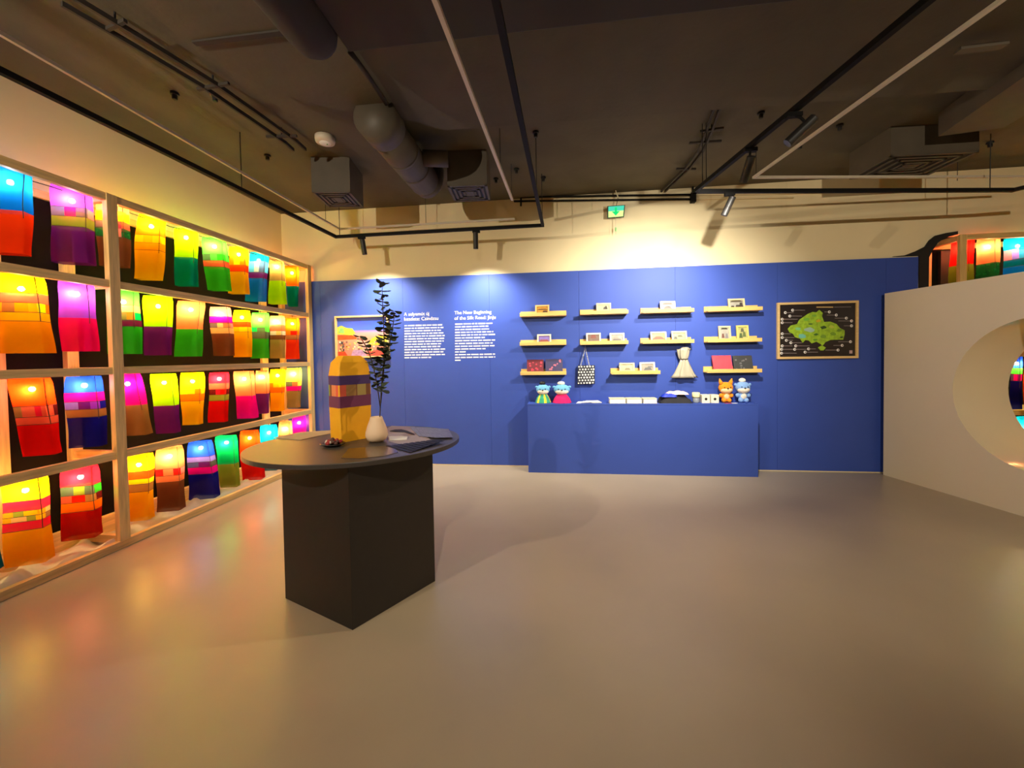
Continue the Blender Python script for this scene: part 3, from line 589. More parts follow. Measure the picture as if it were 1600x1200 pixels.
# big yellow lantern
b0, b1, b2 = tab(519, 690), tab(538, 694), tab(578, 691)
ctr = tab(549, 686); zt_ = lambda y: hit(540, y, 1, ctr.y).z
t = thing('silk_lantern', (ctr.x, ctr.y, TZ), 'unlit orange-yellow paper lantern with purple bands standing on the round table', 'lantern')
zs = [TZ+.001, zt_(634), zt_(617), zt_(600), zt_(586), zt_(566), zt_(556)]
view = Vector((ctr.x, ctr.y, 0)).normalized(); perp = Vector((view.y, -view.x, 0)); dist = Vector((ctr.x, ctr.y)).length
sc_ = (hit(580, 640, 1, ctr.y)-hit(513, 640, 1, ctr.y)).dot(perp)
th = math.radians(62); ex = perp*math.cos(th)-view*math.sin(th); ey = perp*math.sin(th)+view*math.cos(th)     # narrow face on the left, broad face on the right
kn = .62; Wd = sc_/(math.cos(th)*kn+math.sin(th))
def tl_ring(z, s_):
    a, d = Wd*kn*s_, Wd*s_; c = ctr.copy(); c.z = z; b_ = .05*a
    P = [(-a/2+b_, -d/2), (a/2-b_, -d/2), (a/2, -d/2+b_), (a/2, d/2-b_), (a/2-b_, d/2), (-a/2+b_, d/2), (-a/2, d/2-b_), (-a/2, -d/2+b_)]
    return [c+ex*x+ey*y for x, y in P]
def tl_band(name, z0, z1, s0, s1, mat, cap=False, ks=range(8)):
    mb = B(); A_, B_ = tl_ring(z0, s0), tl_ring(z1, s1)
    mb.add(A_+B_, [(k, (k+1) % 8, 8+(k+1) % 8, 8+k) for k in ks])
    if cap: mb.add(B_, [tuple(range(8))])
    return mb.build(name, mat, t)
M_OR = pm('orange_silk', (1, .70, .07), .7, var=.06, scale=12); M_IND = pm('indigo_silk', (.30, .20, .42), .7); M_PLUM = pm('plum_silk', (.46, .20, .34), .7)
tl_band('fabric_panel', zs[0], zs[1], .96, 1.0, M_OR); tl_band('band', zs[1]-.001, zs[2], 1.005, 1.005, M_PLUM)
tl_band('band', zs[3], zs[4], 1.005, 1.005, M_IND); tl_band('fabric_panel', zs[4]-.001, zs[5], 1.0, .88, M_OR); tl_band('fabric_panel', zs[5], zs[6], .88, .55, M_OR, True)
R_a, R_b = tl_ring(zs[2], 1.0), tl_ring(zs[3], 1.0)
for i, (f0, f1, col) in enumerate(((0, .12, 'olive'), (.12, .3, 'brown'), (.3, .75, 'peach'), (.75, 1, 'salmon'))):
    for k, cc in ((0, col),):
        q = [R_a[0].lerp(R_a[1], f0), R_a[0].lerp(R_a[1], f1), R_b[0].lerp(R_b[1], f1), R_b[0].lerp(R_b[1], f0)]
        B().add(q, [(0, 1, 2, 3)]).build('patch', pm('patch_'+cc, C[cc], .7), t)
for f0, f1, cc in ((0, .2, 'salmon'), (.2, .52, 'tan'), (.52, .56, 'brown'), (.56, .85, 'khaki'), (.85, 1, 'brown')):
    q = [R_a[2].lerp(R_a[3], f0), R_a[2].lerp(R_a[3], f1), R_b[2].lerp(R_b[3], f1), R_b[2].lerp(R_b[3], f0)]
    B().add(q, [(0, 1, 2, 3)]).build('patch', pm('patch_'+cc, C[cc], .7), t)
mb = B(); A_, B_ = R_a, R_b; mb.add(A_+B_, [(k, (k+1) % 8, 8+(k+1) % 8, 8+k) for k in (1, 3, 4, 5, 6, 7)]); mb.build('fabric_panel', M_OR, t)

# vase and eucalyptus
vc = tab(589, 690); vz = lambda y: hit(590, y, 1, vc.y).z; h_ = vz(651)-TZ; ppm = 1/((hit(605, 680, 1, vc.y)-hit(573, 680, 1, vc.y)).length/32)
R_ = 16.2/ppm
B().lathe([(R_*.55, TZ+.001), (R_*.85, TZ+.02*h_/.2), (R_*1.0, TZ+h_*.25), (R_*.97, TZ+h_*.4), (R_*.8, TZ+h_*.66), (R_*.58, TZ+h_*.9), (R_*.52, TZ+h_), (R_*.47, TZ+h_), (R_*.5, TZ+h_*.85), (R_*.5, TZ+h_*.4)], (vc.x, vc.y, 0), 28).build('vase', pm('matte_cream_ceramic', (.93, .80, .66), .6, var=.02), smooth=True, label='small cream ceramic vase holding eucalyptus on the round table', cat='vase')
t = thing('eucalyptus_branch', (vc.x, vc.y, TZ+h_*.5), 'dark green eucalyptus sprigs standing in the cream vase', 'plant')
def vp(x, y, dy=0): return hit(x, y, 1, vc.y+dy)
M_LEAF = pm('eucalyptus_leaf', (.24, .27, .20), .6, var=.25, scale=30); M_STEM = pm('eucalyptus_stem', (.30, .24, .17), .7)
leafm = []
for k in range(2):
    bm = bmesh.new(); n = 10; vs = [bm.verts.new((0, 0, 0))]
    for i in range(n):
        a = 2*math.pi*i/n; vs.append(bm.verts.new((.5+.5*math.cos(a), .42*math.sin(a)*(1 if k else .8), .07*math.cos(2*a)-.05)))
    for i in range(n): bm.faces.new((vs[0] if False else vs[1+i], vs[1+(i+1) % n], vs[0])) if False else None
    c0 = bm.verts.new((.5, 0, .03)); bm.verts.remove(vs[0])
    for i in range(n): bm.faces.new((vs[1+i], vs[1+(i+1) % n], c0))
    me = bpy.data.meshes.new('leaf'); bm.to_mesh(me); bm.free(); me.materials.append(M_LEAF); leafm.append(me)
def sprig(path, n, s0, s1, t0):
    P = [vp(*p) for p in path]; mb = B().tube(P, [.0035]*(len(P)-1)+[.0015], 6); mb.build('stem', M_STEM, t, smooth=True)
    L_ = [0]
    for a, b in zip(P, P[1:]): L_.append(L_[-1]+(b-a).length)
    for i in range(n):
        f = t0+(1-t0)*i/(n-1); d = f*L_[-1]; k = max(j for j in range(len(L_)-1) if L_[j] <= d+1e-9); p = P[k].lerp(P[k+1], (d-L_[k])/(L_[k+1]-L_[k]))
        sz = (s0+(s1-s0)*f)*random.uniform(.75, 1.2); az0 = random.uniform(0, math.pi)
        for side in (0, math.pi):
            o = bpy.data.objects.new('leaf', random.choice(leafm)); link(o); o.parent = t
            o.matrix_local = Matrix.Translation(p-_wl[t.name]) @ Matrix.Rotation(az0+side+random.uniform(-.4, .4), 4, 'Z') @ Matrix.Rotation(random.uniform(-.55, .15), 4, 'Y') @ Matrix.Rotation(random.uniform(-.7, .7), 4, 'X') @ Matrix.Diagonal((sz, sz, sz, 1))
sprig([(592.5, 672), (594, 640), (596, 602), (600, 562), (600, 520), (598, 480), (597, 443)], 30, .068, .052, .27)
sprig([(595, 630, .02), (601, 565, .02), (608, 540, .03), (613, 515, .03), (617, 487, .03)], 18, .06, .055, .42)
sprig([(594, 635, -.02), (589, 600, -.03), (584.5, 578, -.04), (578, 555, -.05), (570, 538, -.06), (562, 526, -.06)], 15, .058, .046, .25)

# dish, sheets, leaflets
c = tab(520, 697); t = thing('shallow_dish', (c.x, c.y, TZ), 'small dark dish of red and white dried berries beside the orange lantern', 'dish')
B().lathe([(.045, TZ+.001), (.075, TZ+.012), (.082, TZ+.018), (.078, TZ+.020), (.05, TZ+.010), (.0, TZ+.008)], (c.x, c.y, 0), 24, 1, .8).build('plate', pm('black_lacquer', (.07, .05, .05), .3), t, smooth=True)
bm_ = [pm('berry_'+n_, c_, .5) for n_, c_ in (('red', (.60, .12, .12)), ('white', (.85, .78, .70)), ('brown', (.30, .16, .12)))]
for k in range(34):
    a = random.uniform(0, 6.28); r = .055*math.sqrt(random.random()); z = TZ+.02+.03*(1-r/.055)*random.random()+(.035 if math.cos(a) > .2 else 0)*random.random()*(1-r/.07)
    B().ell((c.x+r*math.cos(a), c.y+.8*r*math.sin(a), z), (.012, .011, .011), 8, 5).build('berry', bm_[k % 3 if k % 3 != 1 or math.cos(a) < .3 else 0], t, smooth=True)
def sheet(pts, label, mat, th=.0015, name='paper_sheet', cat='paper', z=0, group=None):
    return B().prism([tab(x, y)+Vector((0, 0, z+.0004)) for x, y in pts], None, (0, 0, th)).build(name, mat, label=label, cat=cat, group=group)
sheet([(428, 684.5), (470, 688), (519, 677), (519, 673), (470, 676)], 'buff paper sheet lying at the rack side of the round table', pm('buff_paper', (.80, .70, .52), .7), .004)
sheet([(603, 671), (612, 665.5), (648, 667), (676, 690), (640, 697), (606, 690)], 'pale printed sheet lying behind the vase', pm('pale_paper', (.66, .60, .60), .55), .001)
sheet([(607, 684), (627, 683), (637, 684.5), (636, 687.5), (608, 689)], 'small stack of white cards beside the vase', M_WHITE, .008, 'card_stack', 'cards', z=.002)
sheet([(609, 674.5), (617, 672.2), (627, 671.8), (636, 674), (646, 678.5), (648, 680.5), (642, 679), (632, 676), (620, 675.5)], 'curved black hand fan rib lying on the pale sheet', M_WIRE, .004, 'fan_rib', 'fan', z=.002)
sheet([(533, 716), (545, 701), (608, 697), (616, 700), (622, 707), (600, 713), (560, 717)], 'glossy brown leaflet at the near edge of the round table', pm('brown_leaflet', (.30, .22, .15), .18), .002)
dk = pm('black_leaflet', (.03, .03, .03), .5, spec=.2); dg = pm('grey_leaflet', (.34, .31, .30), .45)
for k in range(9):
    sheet([(603+k*9, 697.5-k*.8), (609+k*9, 696.6-k*.8), (650+k*6.2, 705-k*1.75), (641+k*6.2, 708-k*1.95)], 'black glossy leaflet fanned out along the near rim of the round table', dk, .0015, 'leaflet', 'leaflet', z=.002+.0016*k, group='fanned leaflets on the round table')
for k in range(5):
    sheet([(640+k*9, 668+k*.8), (665+k*9, 669+k*.8), (684+k*6, 680+k*1.4), (655+k*6, 683+k*.8)], 'grey printed leaflet spread out at the far rim of the round table', pm('print_leaflet', (.42, .39, .40), .3, var=.6, scale=40), .0012, 'leaflet', 'leaflet', z=.003+.0014*k, group='spread leaflets at the far rim')

# ------------------------------------------------------------------ counter and its goods
CYF = 5.05; CZ = .885
t = thing('display_counter', (.96, 5.18, 0), 'long navy-blue display counter below the wall shelves', 'counter')
B().box((-.426, CYF, 0), (2.338, CYF+.02, CZ-.018)).build('front_panel', M_BLUEBOX, t)
B().box((-.426, CYF+.02, 0), (-.406, D-.001, CZ-.018)).build('side_panel', M_BLUEBOX, t)
B().box((2.318, CYF+.02, 0), (2.338, D-.001, CZ-.018)).build('side_panel', M_BLUEBOX, t)
B().box((-.428, CYF-.002, CZ-.018), (2.340, D-.001, CZ)).build('countertop', M_BLUEBOX, t, bevel=.002)
def cx(px, y=5.16): return hit(px, 620, 1, y).x
def plush(px0, px1, ytop, label, fur, fur2, skirt=None, ears='round', legs=True, bob=None):
    """plain soft toy"""
    x0, x1 = cx(px0), cx(px1); X = (x0+x1)/2; W = x1-x0; Y = 5.17; Ht = hit((px0+px1)/2, ytop, 1, Y).z-CZ
    t = thing('plush_toy', (X, Y, CZ), label, 'plush toy')
    hr_ = Ht*.27; hz_ = CZ+Ht*.62
    bd = B().ell((X, Y, CZ+Ht*.27), (W*.27, W*.2, Ht*.27), 16, 10)
    if legs:
        for s_ in (-1, 1): bd.ell((X+s_*W*.15, Y-.02, CZ+Ht*.10), (W*.14, W*.17, Ht*.10), 12, 8)
        for s_ in (-1, 1): bd.ell((X+s_*W*.30, Y-.01, CZ+Ht*.30), (W*.13, W*.1, Ht*.09), 12, 8)
    bd.build('body', fur, t, smooth=True)
    hd = B().ell((X, Y, hz_), (W*.42, W*.32, Ht*.25), 20, 12).build('head', fur, t, smooth=True)
    B().ell((X, Y-W*.10, hz_-Ht*.08), (W*.36, W*.24, Ht*.16), 16, 10).build('muzzle', fur2, hd, smooth=True)
    B().ell((X, Y-W*.345, hz_-Ht*.01), (.012, .008, .008), 8, 6).build('nose', M_WIRE, hd, smooth=True)
    for s_ in (-1, 1):
        B().ell((X+s_*W*.17, Y-W*.30, hz_+Ht*.035), (.007, .006, .007), 8, 6).build('eye', M_WIRE, hd, smooth=True)
        if ears == 'point':
            B().tube([(X+s_*W*.25, Y, hz_+Ht*.16), (X+s_*W*.31, Y, hz_+Ht*.27), (X+s_*W*.36, Y, hz_+Ht*.40)], [W*.14, W*.10, W*.02], 10).build('ear', fur, hd, smooth=True)
        else:
            B().ell((X+s_*W*.40, Y, hz_+Ht*.12), (W*.09, W*.05, Ht*.06), 10, 6).build('ear', fur, hd, smooth=True)
    if not skirt: B().ell((X, Y-W*.09, CZ+Ht*.27), (W*.19, W*.13, Ht*.16), 12, 8).build('belly', fur2, t, smooth=True)
    if bob: B().ell((X-W*.03, Y, hz_+Ht*.29), (W*.2, W*.16, Ht*.10), 12, 8).build('cap', bob, hd, smooth=True)
    if skirt:
        n = 18
        for i in range(n):
            a0, a1 = 2*math.pi*i/n, 2*math.pi*(i+1)/n; mt = skirt[i % len(skirt)]
            pr = [(W*.24, CZ+Ht*.40), (W*.40, CZ+Ht*.22), (W*.50, CZ+.003)]
            if i == 0: mbs = {}
            mb = mbs.setdefault(mt.name, (B(), mt))[0]
            mb.add([(X+r*math.cos(a), Y-.0+min(r, .13)*.9*math.sin(a), z) for r, z in pr for a in (a0, a1)], [(0, 1, 3, 2), (2, 3, 5, 4)])
        for mb, mt in mbs.values(): mb.build('costume', mt, t)
    return t
SKY = pm('pale_blue_plush', (.45, .72, .88), .95, bump=.4, bscale=200); WPL = pm('white_plush', (.93, .90, .84), .95, bump=.4, bscale=200); ORP = pm('orange_plush', (.95, .58, .12), .95, bump=.4, bscale=200)
BLP = pm('soft_blue_plush', (.52, .68, .90), .95, bump=.4, bscale=200)
plush(836, 861, 596, 'pale blue plush toy in a green and yellow costume on the counter', SKY, WPL, [pm('green_felt', (.20, .62, .48), .9), pm('green_felt', (.2, .6, .5), .9), pm('yellow_felt', (.95, .85, .2), .9)], legs=False, bob=M_WIRE)
plush(863, 893, 596, 'pale blue plush toy in a hot-pink costume on the counter', SKY, WPL, [pm('pink_felt', (.88, .08, .40), .9)], legs=False, bob=WPL)
plush(1121, 1148, 592, 'orange cat-eared plush toy on the end of the counter', ORP, pm('peach_plush', (.97, .82, .62), .95), ears='point')
plush(1147, 1175, 591, 'soft blue plush toy with a white cap on the end of the counter', BLP, WPL, bob=WPL)
for k, (a, b, dz) in enumerate(((900, 922, 0), (908, 930, .006), (912, 938, .012), (924, 940, .004))):
    xa, xb = cx(a, 5.12), cx(b, 5.12); B().prism([(xa, 5.08, CZ+dz+.001), (xb, 5.10, CZ+dz+.001), (xb-.02, 5.22, CZ+dz+.006), (xa+.03, 5.20, CZ+dz+.006)], None, (0, 0, .005)).build('paper_sheet', M_WHITE, label='white paper slip scattered on the counter beside the pink plush', cat='paper', group='paper slips on the counter')
CRM = pm('cream_box', (.95, .92, .70), .7)
for a, b in ((952, 977), (978.5, 1002), (1004, 1025.5)):
    xa, xb = cx(a, 5.12), cx(b, 5.12); t = thing('cream_booklet', ((xa+xb)/2, 5.14, CZ), 'thick cream booklet lying flat on the counter', 'book', 'cream booklets on the counter')
    z1 = hit(a, 622.5, 1, 5.09).z
    B().box((xa, 5.075, CZ+.0005), (xb, 5.22, CZ+.006)).build('cover', CRM, t); B().box((xa+.004, 5.08, CZ+.006), (xb-.004, 5.217, z1-.005)).build('pages', M_WHITE, t); B().box((xa, 5.075, z1-.005), (xb, 5.22, z1)).build('cover', CRM, t)
def heap(px0, px1, ytop, ybot, y, label, mat, seed, name='folded_scarf', dep=.13):
    r = random.Random(seed); xa, xb = cx(px0, y), cx(px1, y); z0 = max(CZ+.001, hit(px0, ybot, 1, y).z); z1 = hit(px0, ytop, 1, y).z; n, m = 16, 8; mb = B(); vs = []
    for j in range(m+1):
        for i in range(n+1):
            u, v = i/n, j/m; e = min(1, 5*min(u, 1-u))*min(1, 4*min(v, 1-v)); wv = .75+.25*math.sin(u*9+seed)*math.cos(v*7+seed)
            vs.append((xa+(xb-xa)*u+r.uniform(-.004, .004), y-dep/2+dep*v, z0+(z1-z0)*(e**.5)*wv))
    mb.add(vs, [(j*(n+1)+i, j*(n+1)+i+1, (j+1)*(n+1)+i+1, (j+1)*(n+1)+i) for j in range(m) for i in range(n)])
    vs2 = [(v[0], v[1], z0) for v in vs]; b = len(mb.v); mb.add([vs2[0], vs2[n], vs2[-1], vs2[m*(n+1)]], [(0, 1, 2, 3)])
    return mb.build(name, mat, smooth=True, label=label, cat='scarf')
heap(1028, 1080, 616, 631, 5.16, 'heap of black folded cloth on the counter', pm('black_cloth_goods', (.10, .10, .13), .8), 1, dep=.18)
heap(1033, 1056, 614, 620, 5.13, 'cobalt-blue scarf on top of the black cloth', pm('cobalt_scarf', (.10, .22, .80), .6), 2, dep=.10)
heap(1040, 1075, 610, 616, 5.17, 'blush white scarf rolled on top of the black cloth', pm('blush_scarf', (.93, .80, .78), .7), 3, dep=.10)
xa, xb = cx(1082, 5.12), cx(1093.5, 5.12); t = thing('glass_jar', ((xa+xb)/2, 5.13, CZ), 'small clear jar with a cream lid on the counter', 'jar')
rj = (xb-xa)/2
B().lathe([(rj*.8, CZ+.001), (rj*.88, CZ+.01), (rj*.88, CZ+.068), (rj*.7, CZ+.075)], ((xa+xb)/2, 5.13, 0), 20).build('jar_body', pm('cloudy_glass', (.55, .58, .62), .1), t, smooth=True)
B().lathe([(rj, CZ+.07), (rj*1.03, CZ+.08), (rj*1.03, CZ+.125), (rj*.95, CZ+.13)], ((xa+xb)/2, 5.13, 0), 20).build('lid', CRM, t, smooth=True)
for a, b in ((1095.5, 1108), (1109.5, 1122)):
    xa, xb = cx(a, 5.12), cx(b, 5.12); z1 = hit(a, 617, 1, 5.09).z; t = thing('cream_box', ((xa+xb)/2, 5.14, CZ), 'small cream cube box with a black dot on its front', 'box', 'cream dotted boxes on the counter')
    B().box((xa, 5.09, CZ+.0005), (xb, 5.19, z1)).build('carton', pm('pale_carton', (.92, .89, .80), .7), t, bevel=.003)
    B().tube([((xa+xb)/2, 5.0885, (CZ+z1)/2), ((xa+xb)/2, 5.0905, (CZ+z1)/2)], .016, 14).build('dot', M_WIRE, t)
B().box((cx(1132, 5.09), 5.062, CZ+.0003), (cx(1142, 5.09), 5.10, CZ+.004)).build('card', pm('red_card', (.75, .15, .18), .6), label='flat red card at the feet of the orange plush', cat='card')
B().box((cx(1142.6, 5.09), 5.062, CZ+.0003), (cx(1151, 5.09), 5.10, CZ+.004)).build('card', M_WHITE, label='flat white card between the orange and blue plush', cat='card')

# ------------------------------------------------------------------ shelves
SD = .145
def shelf(px0, px1, y0, y1, label):
    """y0/y1: photo heights of the lower front edge at both ends"""
    A_, B_ = hit(px0, y0, 1, D-SD), hit(px1, y1, 1, D-SD); z = (A_.z+B_.z)/2; x0, x1 = A_.x, B_.x
    t = thing('picture_ledge', ((x0+x1)/2, D-SD/2, z), label, 'shelf', 'picture ledges on the navy wall')
    B().box((x0, D-SD, z), (x1, D-.001, z+.012)).build('base_board', M_SHELF, t)
    B().box((x0, D-SD, z+.0121), (x1, D-SD+.012, z+.045)).build('front_lip', M_SHELF, t, bevel=.002)
    B().box((x0, D-.014, z+.0121), (x1, D-.001, z+.075)).build('back_board', M_SHELF, t)
    return z+.012
ordn = ('first', 'second', 'third', 'fourth')
S = {}
for k, (a, b, y0, y1, nm, lab) in enumerate((
    (812, 885, 495, 492, 'a1', 'one framed amber print'), (907, 982, 492, 489, 'a2', 'a pale framed sketch'), (1004, 1085, 489, 487, 'a3', 'a white framed etching'), (1106, 1192, 487, 484, 'a4', 'a framed landscape sketch near the map'),
    (812, 885, 540.5, 538, 'b1', 'one framed sunset print'), (907, 982, 539, 537, 'b2', 'two frames above the tote bag'), (1004, 1085, 537, 535.5, 'b3', 'two frames above the silver pouch'), (1106, 1191, 535, 533.5, 'b4', 'two upright framed cards'),
    (813, 885, 586.5, 585, 'c1', 'a maroon and a navy box'), (956, 1032, 585.5, 584, 'c2', 'two pale frames between the bags'), (1105, 1191, 583, 581.5, 'c3', 'a red and a charcoal book'))):
    S[nm] = shelf(a, b, y0, y1, 'light wood picture ledge carrying '+lab)
def pic(px0, px1, ytop, sh, label, art, portrait=False, frame_col=(.93, .86, .66)):
    y = D-.09; a, b = hit(px0, ytop, 1, y), hit(px1, ytop, 1, y); x0, x1 = a.x, b.x; z0 = S[sh]+.001; z1 = (a.z+b.z)/2; tl = .03
    t = thing('framed_print', ((x0+x1)/2, y, z0), label, 'picture frame', 'small frames on the ledges')
    def P(x, z, o): f = (z-z0)/(z1-z0); return Vector((x, y+tl*f+o, z))
    fw = .020; fm = pm('frame_%02d%02d' % (int(frame_col[0]*99), int(frame_col[2]*99)), tuple(c*.88 for c in frame_col), .5)
    for q in (((x0, z0), (x1, z0+fw)), ((x0, z1-fw), (x1, z1)), ((x0, z0+fw), (x0+fw, z1-fw)), ((x1-fw, z0+fw), (x1, z1-fw))):
        (xa, za), (xb, zb) = q; B().prism([P(xa, za, 0), P(xb, za, 0), P(xb, zb, 0), P(xa, zb, 0)], None, (0, .018, 0)).build('moulding', fm, t)
    xi0, xi1, zi0, zi1 = x0+fw, x1-fw, z0+fw, z1-fw
    pr = B().prism([P(xi0, zi0, .010), P(xi1, zi0, .010), P(xi1, zi1, .010), P(xi0, zi1, .010)], None, (0, .005, 0)).build('print', pm('art_'+label[:24], tuple(c*.78 for c in art[0]), .4, var=.15, scale=20), t)
    for i, (u0, v0, u1, v1, col) in enumerate(art[1:]):
        q = [P(xi0+(xi1-xi0)*u, zi0+(zi1-zi0)*v, .0085) for u, v in ((u0, v0), (u1, v0), ((u1*.8+u0*.2), v1), ((u0*.8+u1*.2), v1))]
        B().prism(q, None, (0, .001, 0)).build('print_shape', pm('artc_%d_%d_%d' % tuple(int(c*99) for c in col), tuple(c*.6 for c in col), .5), pr)
W_ = (.80, .78, .72); K_ = (.18, .15, .13)
pic(836, 858, 476, 'a1', 'small frame with an amber bridge print', [(.93, .66, .25), (0, .55, 1, .68, (.45, .28, .12)), (.5, .1, 1, .45, (.5, .3, .12))], frame_col=(.95, .78, .48))
pic(932, 955, 473, 'a2', 'pale frame with a small grey motif on cream', [(.90, .86, .66), (.45, .35, .85, .7, (.45, .42, .35)), (.62, .45, .8, .85, (.5, .46, .4))])
pic(1032, 1056, 470, 'a3', 'white frame with a fine etching', [W_, (0, .75, 1, .95, (.55, .5, .48)), (.1, .1, .9, .5, (.62, .58, .55)), (.3, .4, .7, .6, (.7, .66, .62))], frame_col=(.95, .93, .88))
pic(1139, 1165, 466, 'a4', 'cream frame with a dark brush landscape', [W_, (0, .78, 1, .98, (.55, .48, .36)), (.05, .05, .35, .35, (.35, .3, .25)), (.4, .1, .8, .45, (.45, .4, .35)), (.7, .2, 1, .7, (.4, .34, .28))])
pic(839, 861, 522, 'b1', 'white frame with a pink and violet sunset print', [(.62, .52, .85), (0, .1, 1, .45, (.90, .45, .40)), (0, 0, 1, .12, (.9, .75, .7))], frame_col=(.95, .90, .78))
pic(916, 939, 520, 'b2', 'white frame with a reddish portrait print', [(.55, .42, .34), (.25, .5, .75, 1, (.80, .38, .28)), (.1, .1, .4, .5, (.75, .6, .5)), (.55, .1, .9, .5, (.7, .55, .45))], frame_col=(.95, .92, .84))
pic(953, 976, 520, 'b2', 'white frame with a grey landscape print', [(.72, .66, .56), (0, .0, 1, .4, (.60, .54, .46)), (.1, .4, .7, .7, (.85, .8, .7))], frame_col=(.95, .92, .84))
pic(1017, 1042, 518, 'b3', 'cream frame with an amber hills print', [(.92, .66, .22), (0, .2, 1, .5, (.72, .42, .10)), (.2, .5, .8, .62, (.8, .5, .15))])
pic(1050, 1074, 517, 'b3', 'cream frame with a pale green sketch', [(.84, .84, .60), (.05, .2, .35, .5, (.5, .5, .42)), (.35, .45, .8, .7, (.62, .62, .5))])
pic(1124, 1143, 509, 'b4', 'upright cream frame with two small figures', [W_, (.1, .85, .9, .98, (.4, .36, .3)), (.15, .15, .45, .5, (.70, .42, .35)), (.55, .1, .9, .5, (.80, .78, .8))])
pic(1152, 1171, 508, 'b4', 'upright yellow frame with a green leafy card', [(.88, .86, .55), (.1, .1, .5, .5, (.5, .62, .35)), (.5, .2, .9, .6, (.62, .70, .4)), (.3, .6, .7, .9, (.6, .6, .45))], frame_col=(.92, .88, .48))
pic(968, 992, 567, 'c2', 'cream frame with a faint yellow sketch', [(.93, .89, .62), (.3, .2, .8, .5, (.82, .76, .5))])
pic(1000, 1024, 566, 'c2', 'white frame with a grey silver sketch', [(.82, .80, .74), (.2, .15, .9, .5, (.55, .53, .5)), (.5, .5, .95, .7, (.65, .62, .58))], frame_col=(.96, .94, .86))
def slab(px0, px1, ytop, sh, label, col, spots=None, skew=0, name='gift_box', cat='box'):
    y = D-.115; a, b = hit(px0, ytop, 1, y), hit(px1, ytop, 1, y); x0, x1, z0, z1 = a.x, b.x, S[sh]+.001, (a.z+b.z)/2
    t = thing(name, ((x0+x1)/2, y, z0), label, cat); mt = pm('slab_'+label[:20], col, .5, var=.15)
    B().prism([(x0, y, z0), (x1, y, z0), (x1+skew, y+.045, z1), (x0+skew, y+.045, z1)], None, (0, .026, 0)).build('cover', mt, t, bevel=.003)
    r = random.Random(px0)
    for i in range(spots[0] if spots else 0):
        u, v = r.uniform(.1, .9), r.uniform(.1, .9); u = v if len(spots) > 2 else u; rr = r.uniform(.008, .016); cx_ = x0+(x1-x0)*u+skew*v; cz_ = z0+(z1-z0)*v; cy_ = y+.045*v
        if spots and len(spots) > 2: v2 = v+r.uniform(-.08, .08); cz_ = z0+(z1-z0)*min(.93, max(.06, v2)); cy_ = y+.045*min(.93, max(.06, v2))
        B().tube([(cx_, cy_-.002, cz_), (cx_, cy_+.006, cz_)], rr, 6).build('flower', pm('flw_%d' % int(spots[1][0]*99), spots[1], .6), t)
slab(823, 849, 562, 'c1', 'maroon gift box with red blossoms on the ledge', (.42, .10, .16), (12, (.85, .28, .36)))
slab(852, 879, 561, 'c1', 'navy gift box with a trail of pink blossoms', (.22, .20, .36), (12, (.80, .45, .55), 1))
slab(1116, 1146, 555.5, 'c3', 'plain coral-red book on the ledge', (.90, .26, .32), None, -.012, 'book', 'book')
slab(1148, 1178, 555.5, 'c3', 'charcoal book with faint grey marks on the ledge', (.22, .22, .22), (9, (.42, .42, .42)), -.006, 'book', 'book')

# tote bag and pouch
y = D-.06; t = thing('tote_bag', hit(915, 601, 1, y).to_tuple(), 'small black and white patterned tote bag hanging under a ledge', 'bag')
q = [hit(x, yy, 1, y) for x, yy in ((903, 571), (929.5, 570.5), (929.5, 600), (902, 601))]
B().prism(q, None, (0, .03, 0)).build('bag_body', pm('dark_tote_cloth', (.16, .17, .22), .8), t, bevel=.006)
r = random.Random(3)
for i in range(6):
    for j in range(7):
        u, v = (i+.5+(.25 if j % 2 else -.2))/6, (j+.5)/7; u = min(.92, max(.07, u)); p = q[0].lerp(q[1], u).lerp(q[3].lerp(q[2], u), v); rr = r.uniform(.009, .0145)
        B().tube([p+Vector((0, -.0025, 0)), p+Vector((0, .004, 0))], rr, r.choice((5, 6, 7))).build('motif', pm('tote_white', (.92, .92, .88), .8), t)
hk = hit(914.5, 545, 1, y); hk.z = S['b2']-.011
for x0, xm in ((907, 912.8), (921, 916.2)):
    p = hit(x0, 572, 1, y); B().bar(p, hit(xm, 551, 1, y), .012, .006, (0, 1, 0)).build('strap', pm('strap_dots', (.55, .56, .60), .8, var=.7, scale=60), t)
B().tube([hit(912.8, 552, 1, y), hk+Vector((0, 0, -.004)), hit(916.2, 552, 1, y)], .005, 6).build('strap_loop', pm('strap_dots', (.5, .5, .5), .8), t)
y = D-.06; ksc = (hit(1086, 585, 1, y)-hit(1051, 585, 1, y)).length
base = hit(1069, 590, 1, y); t = thing('drawstring_pouch', base.to_tuple(), 'silver satin drawstring pouch hanging under a ledge', 'pouch')
SAT = pm('silver_satin', (.70, .68, .60), .30, var=.06, scale=3)
def ruff(cx_, z0, z1, w0, w1, n=28, m=8, seed=0, nm='pouch_body', mid=None):
    mb = B(); vs = []
    for j in range(m+1):
        f = j/m; z = z0+(z1-z0)*f; wv = w0+(w1-w0)*(f if mid is None else f**mid)
        for k in range(n):
            a = 2*math.pi*k/n; pl = 1+.32*math.sin(a*6+seed+.6*math.sin(f*5))*(1-.3*f); vs.append((cx_+wv*pl*math.cos(a), y+.028*pl*math.sin(a)*(.6+wv/max(w0, w1)*.6), z))
    mb.add(vs, [(j*n+k, j*n+(k+1) % n, (j+1)*n+(k+1) % n, (j+1)*n+k) for j in range(m) for k in range(n)]+[tuple(range(n))[::-1], tuple(range(m*n, (m+1)*n))])
    return mb.build(nm, SAT, t, smooth=True)
zk = hit(1069, 561, 1, y).z; ztop = hit(1069, 548, 1, y).z
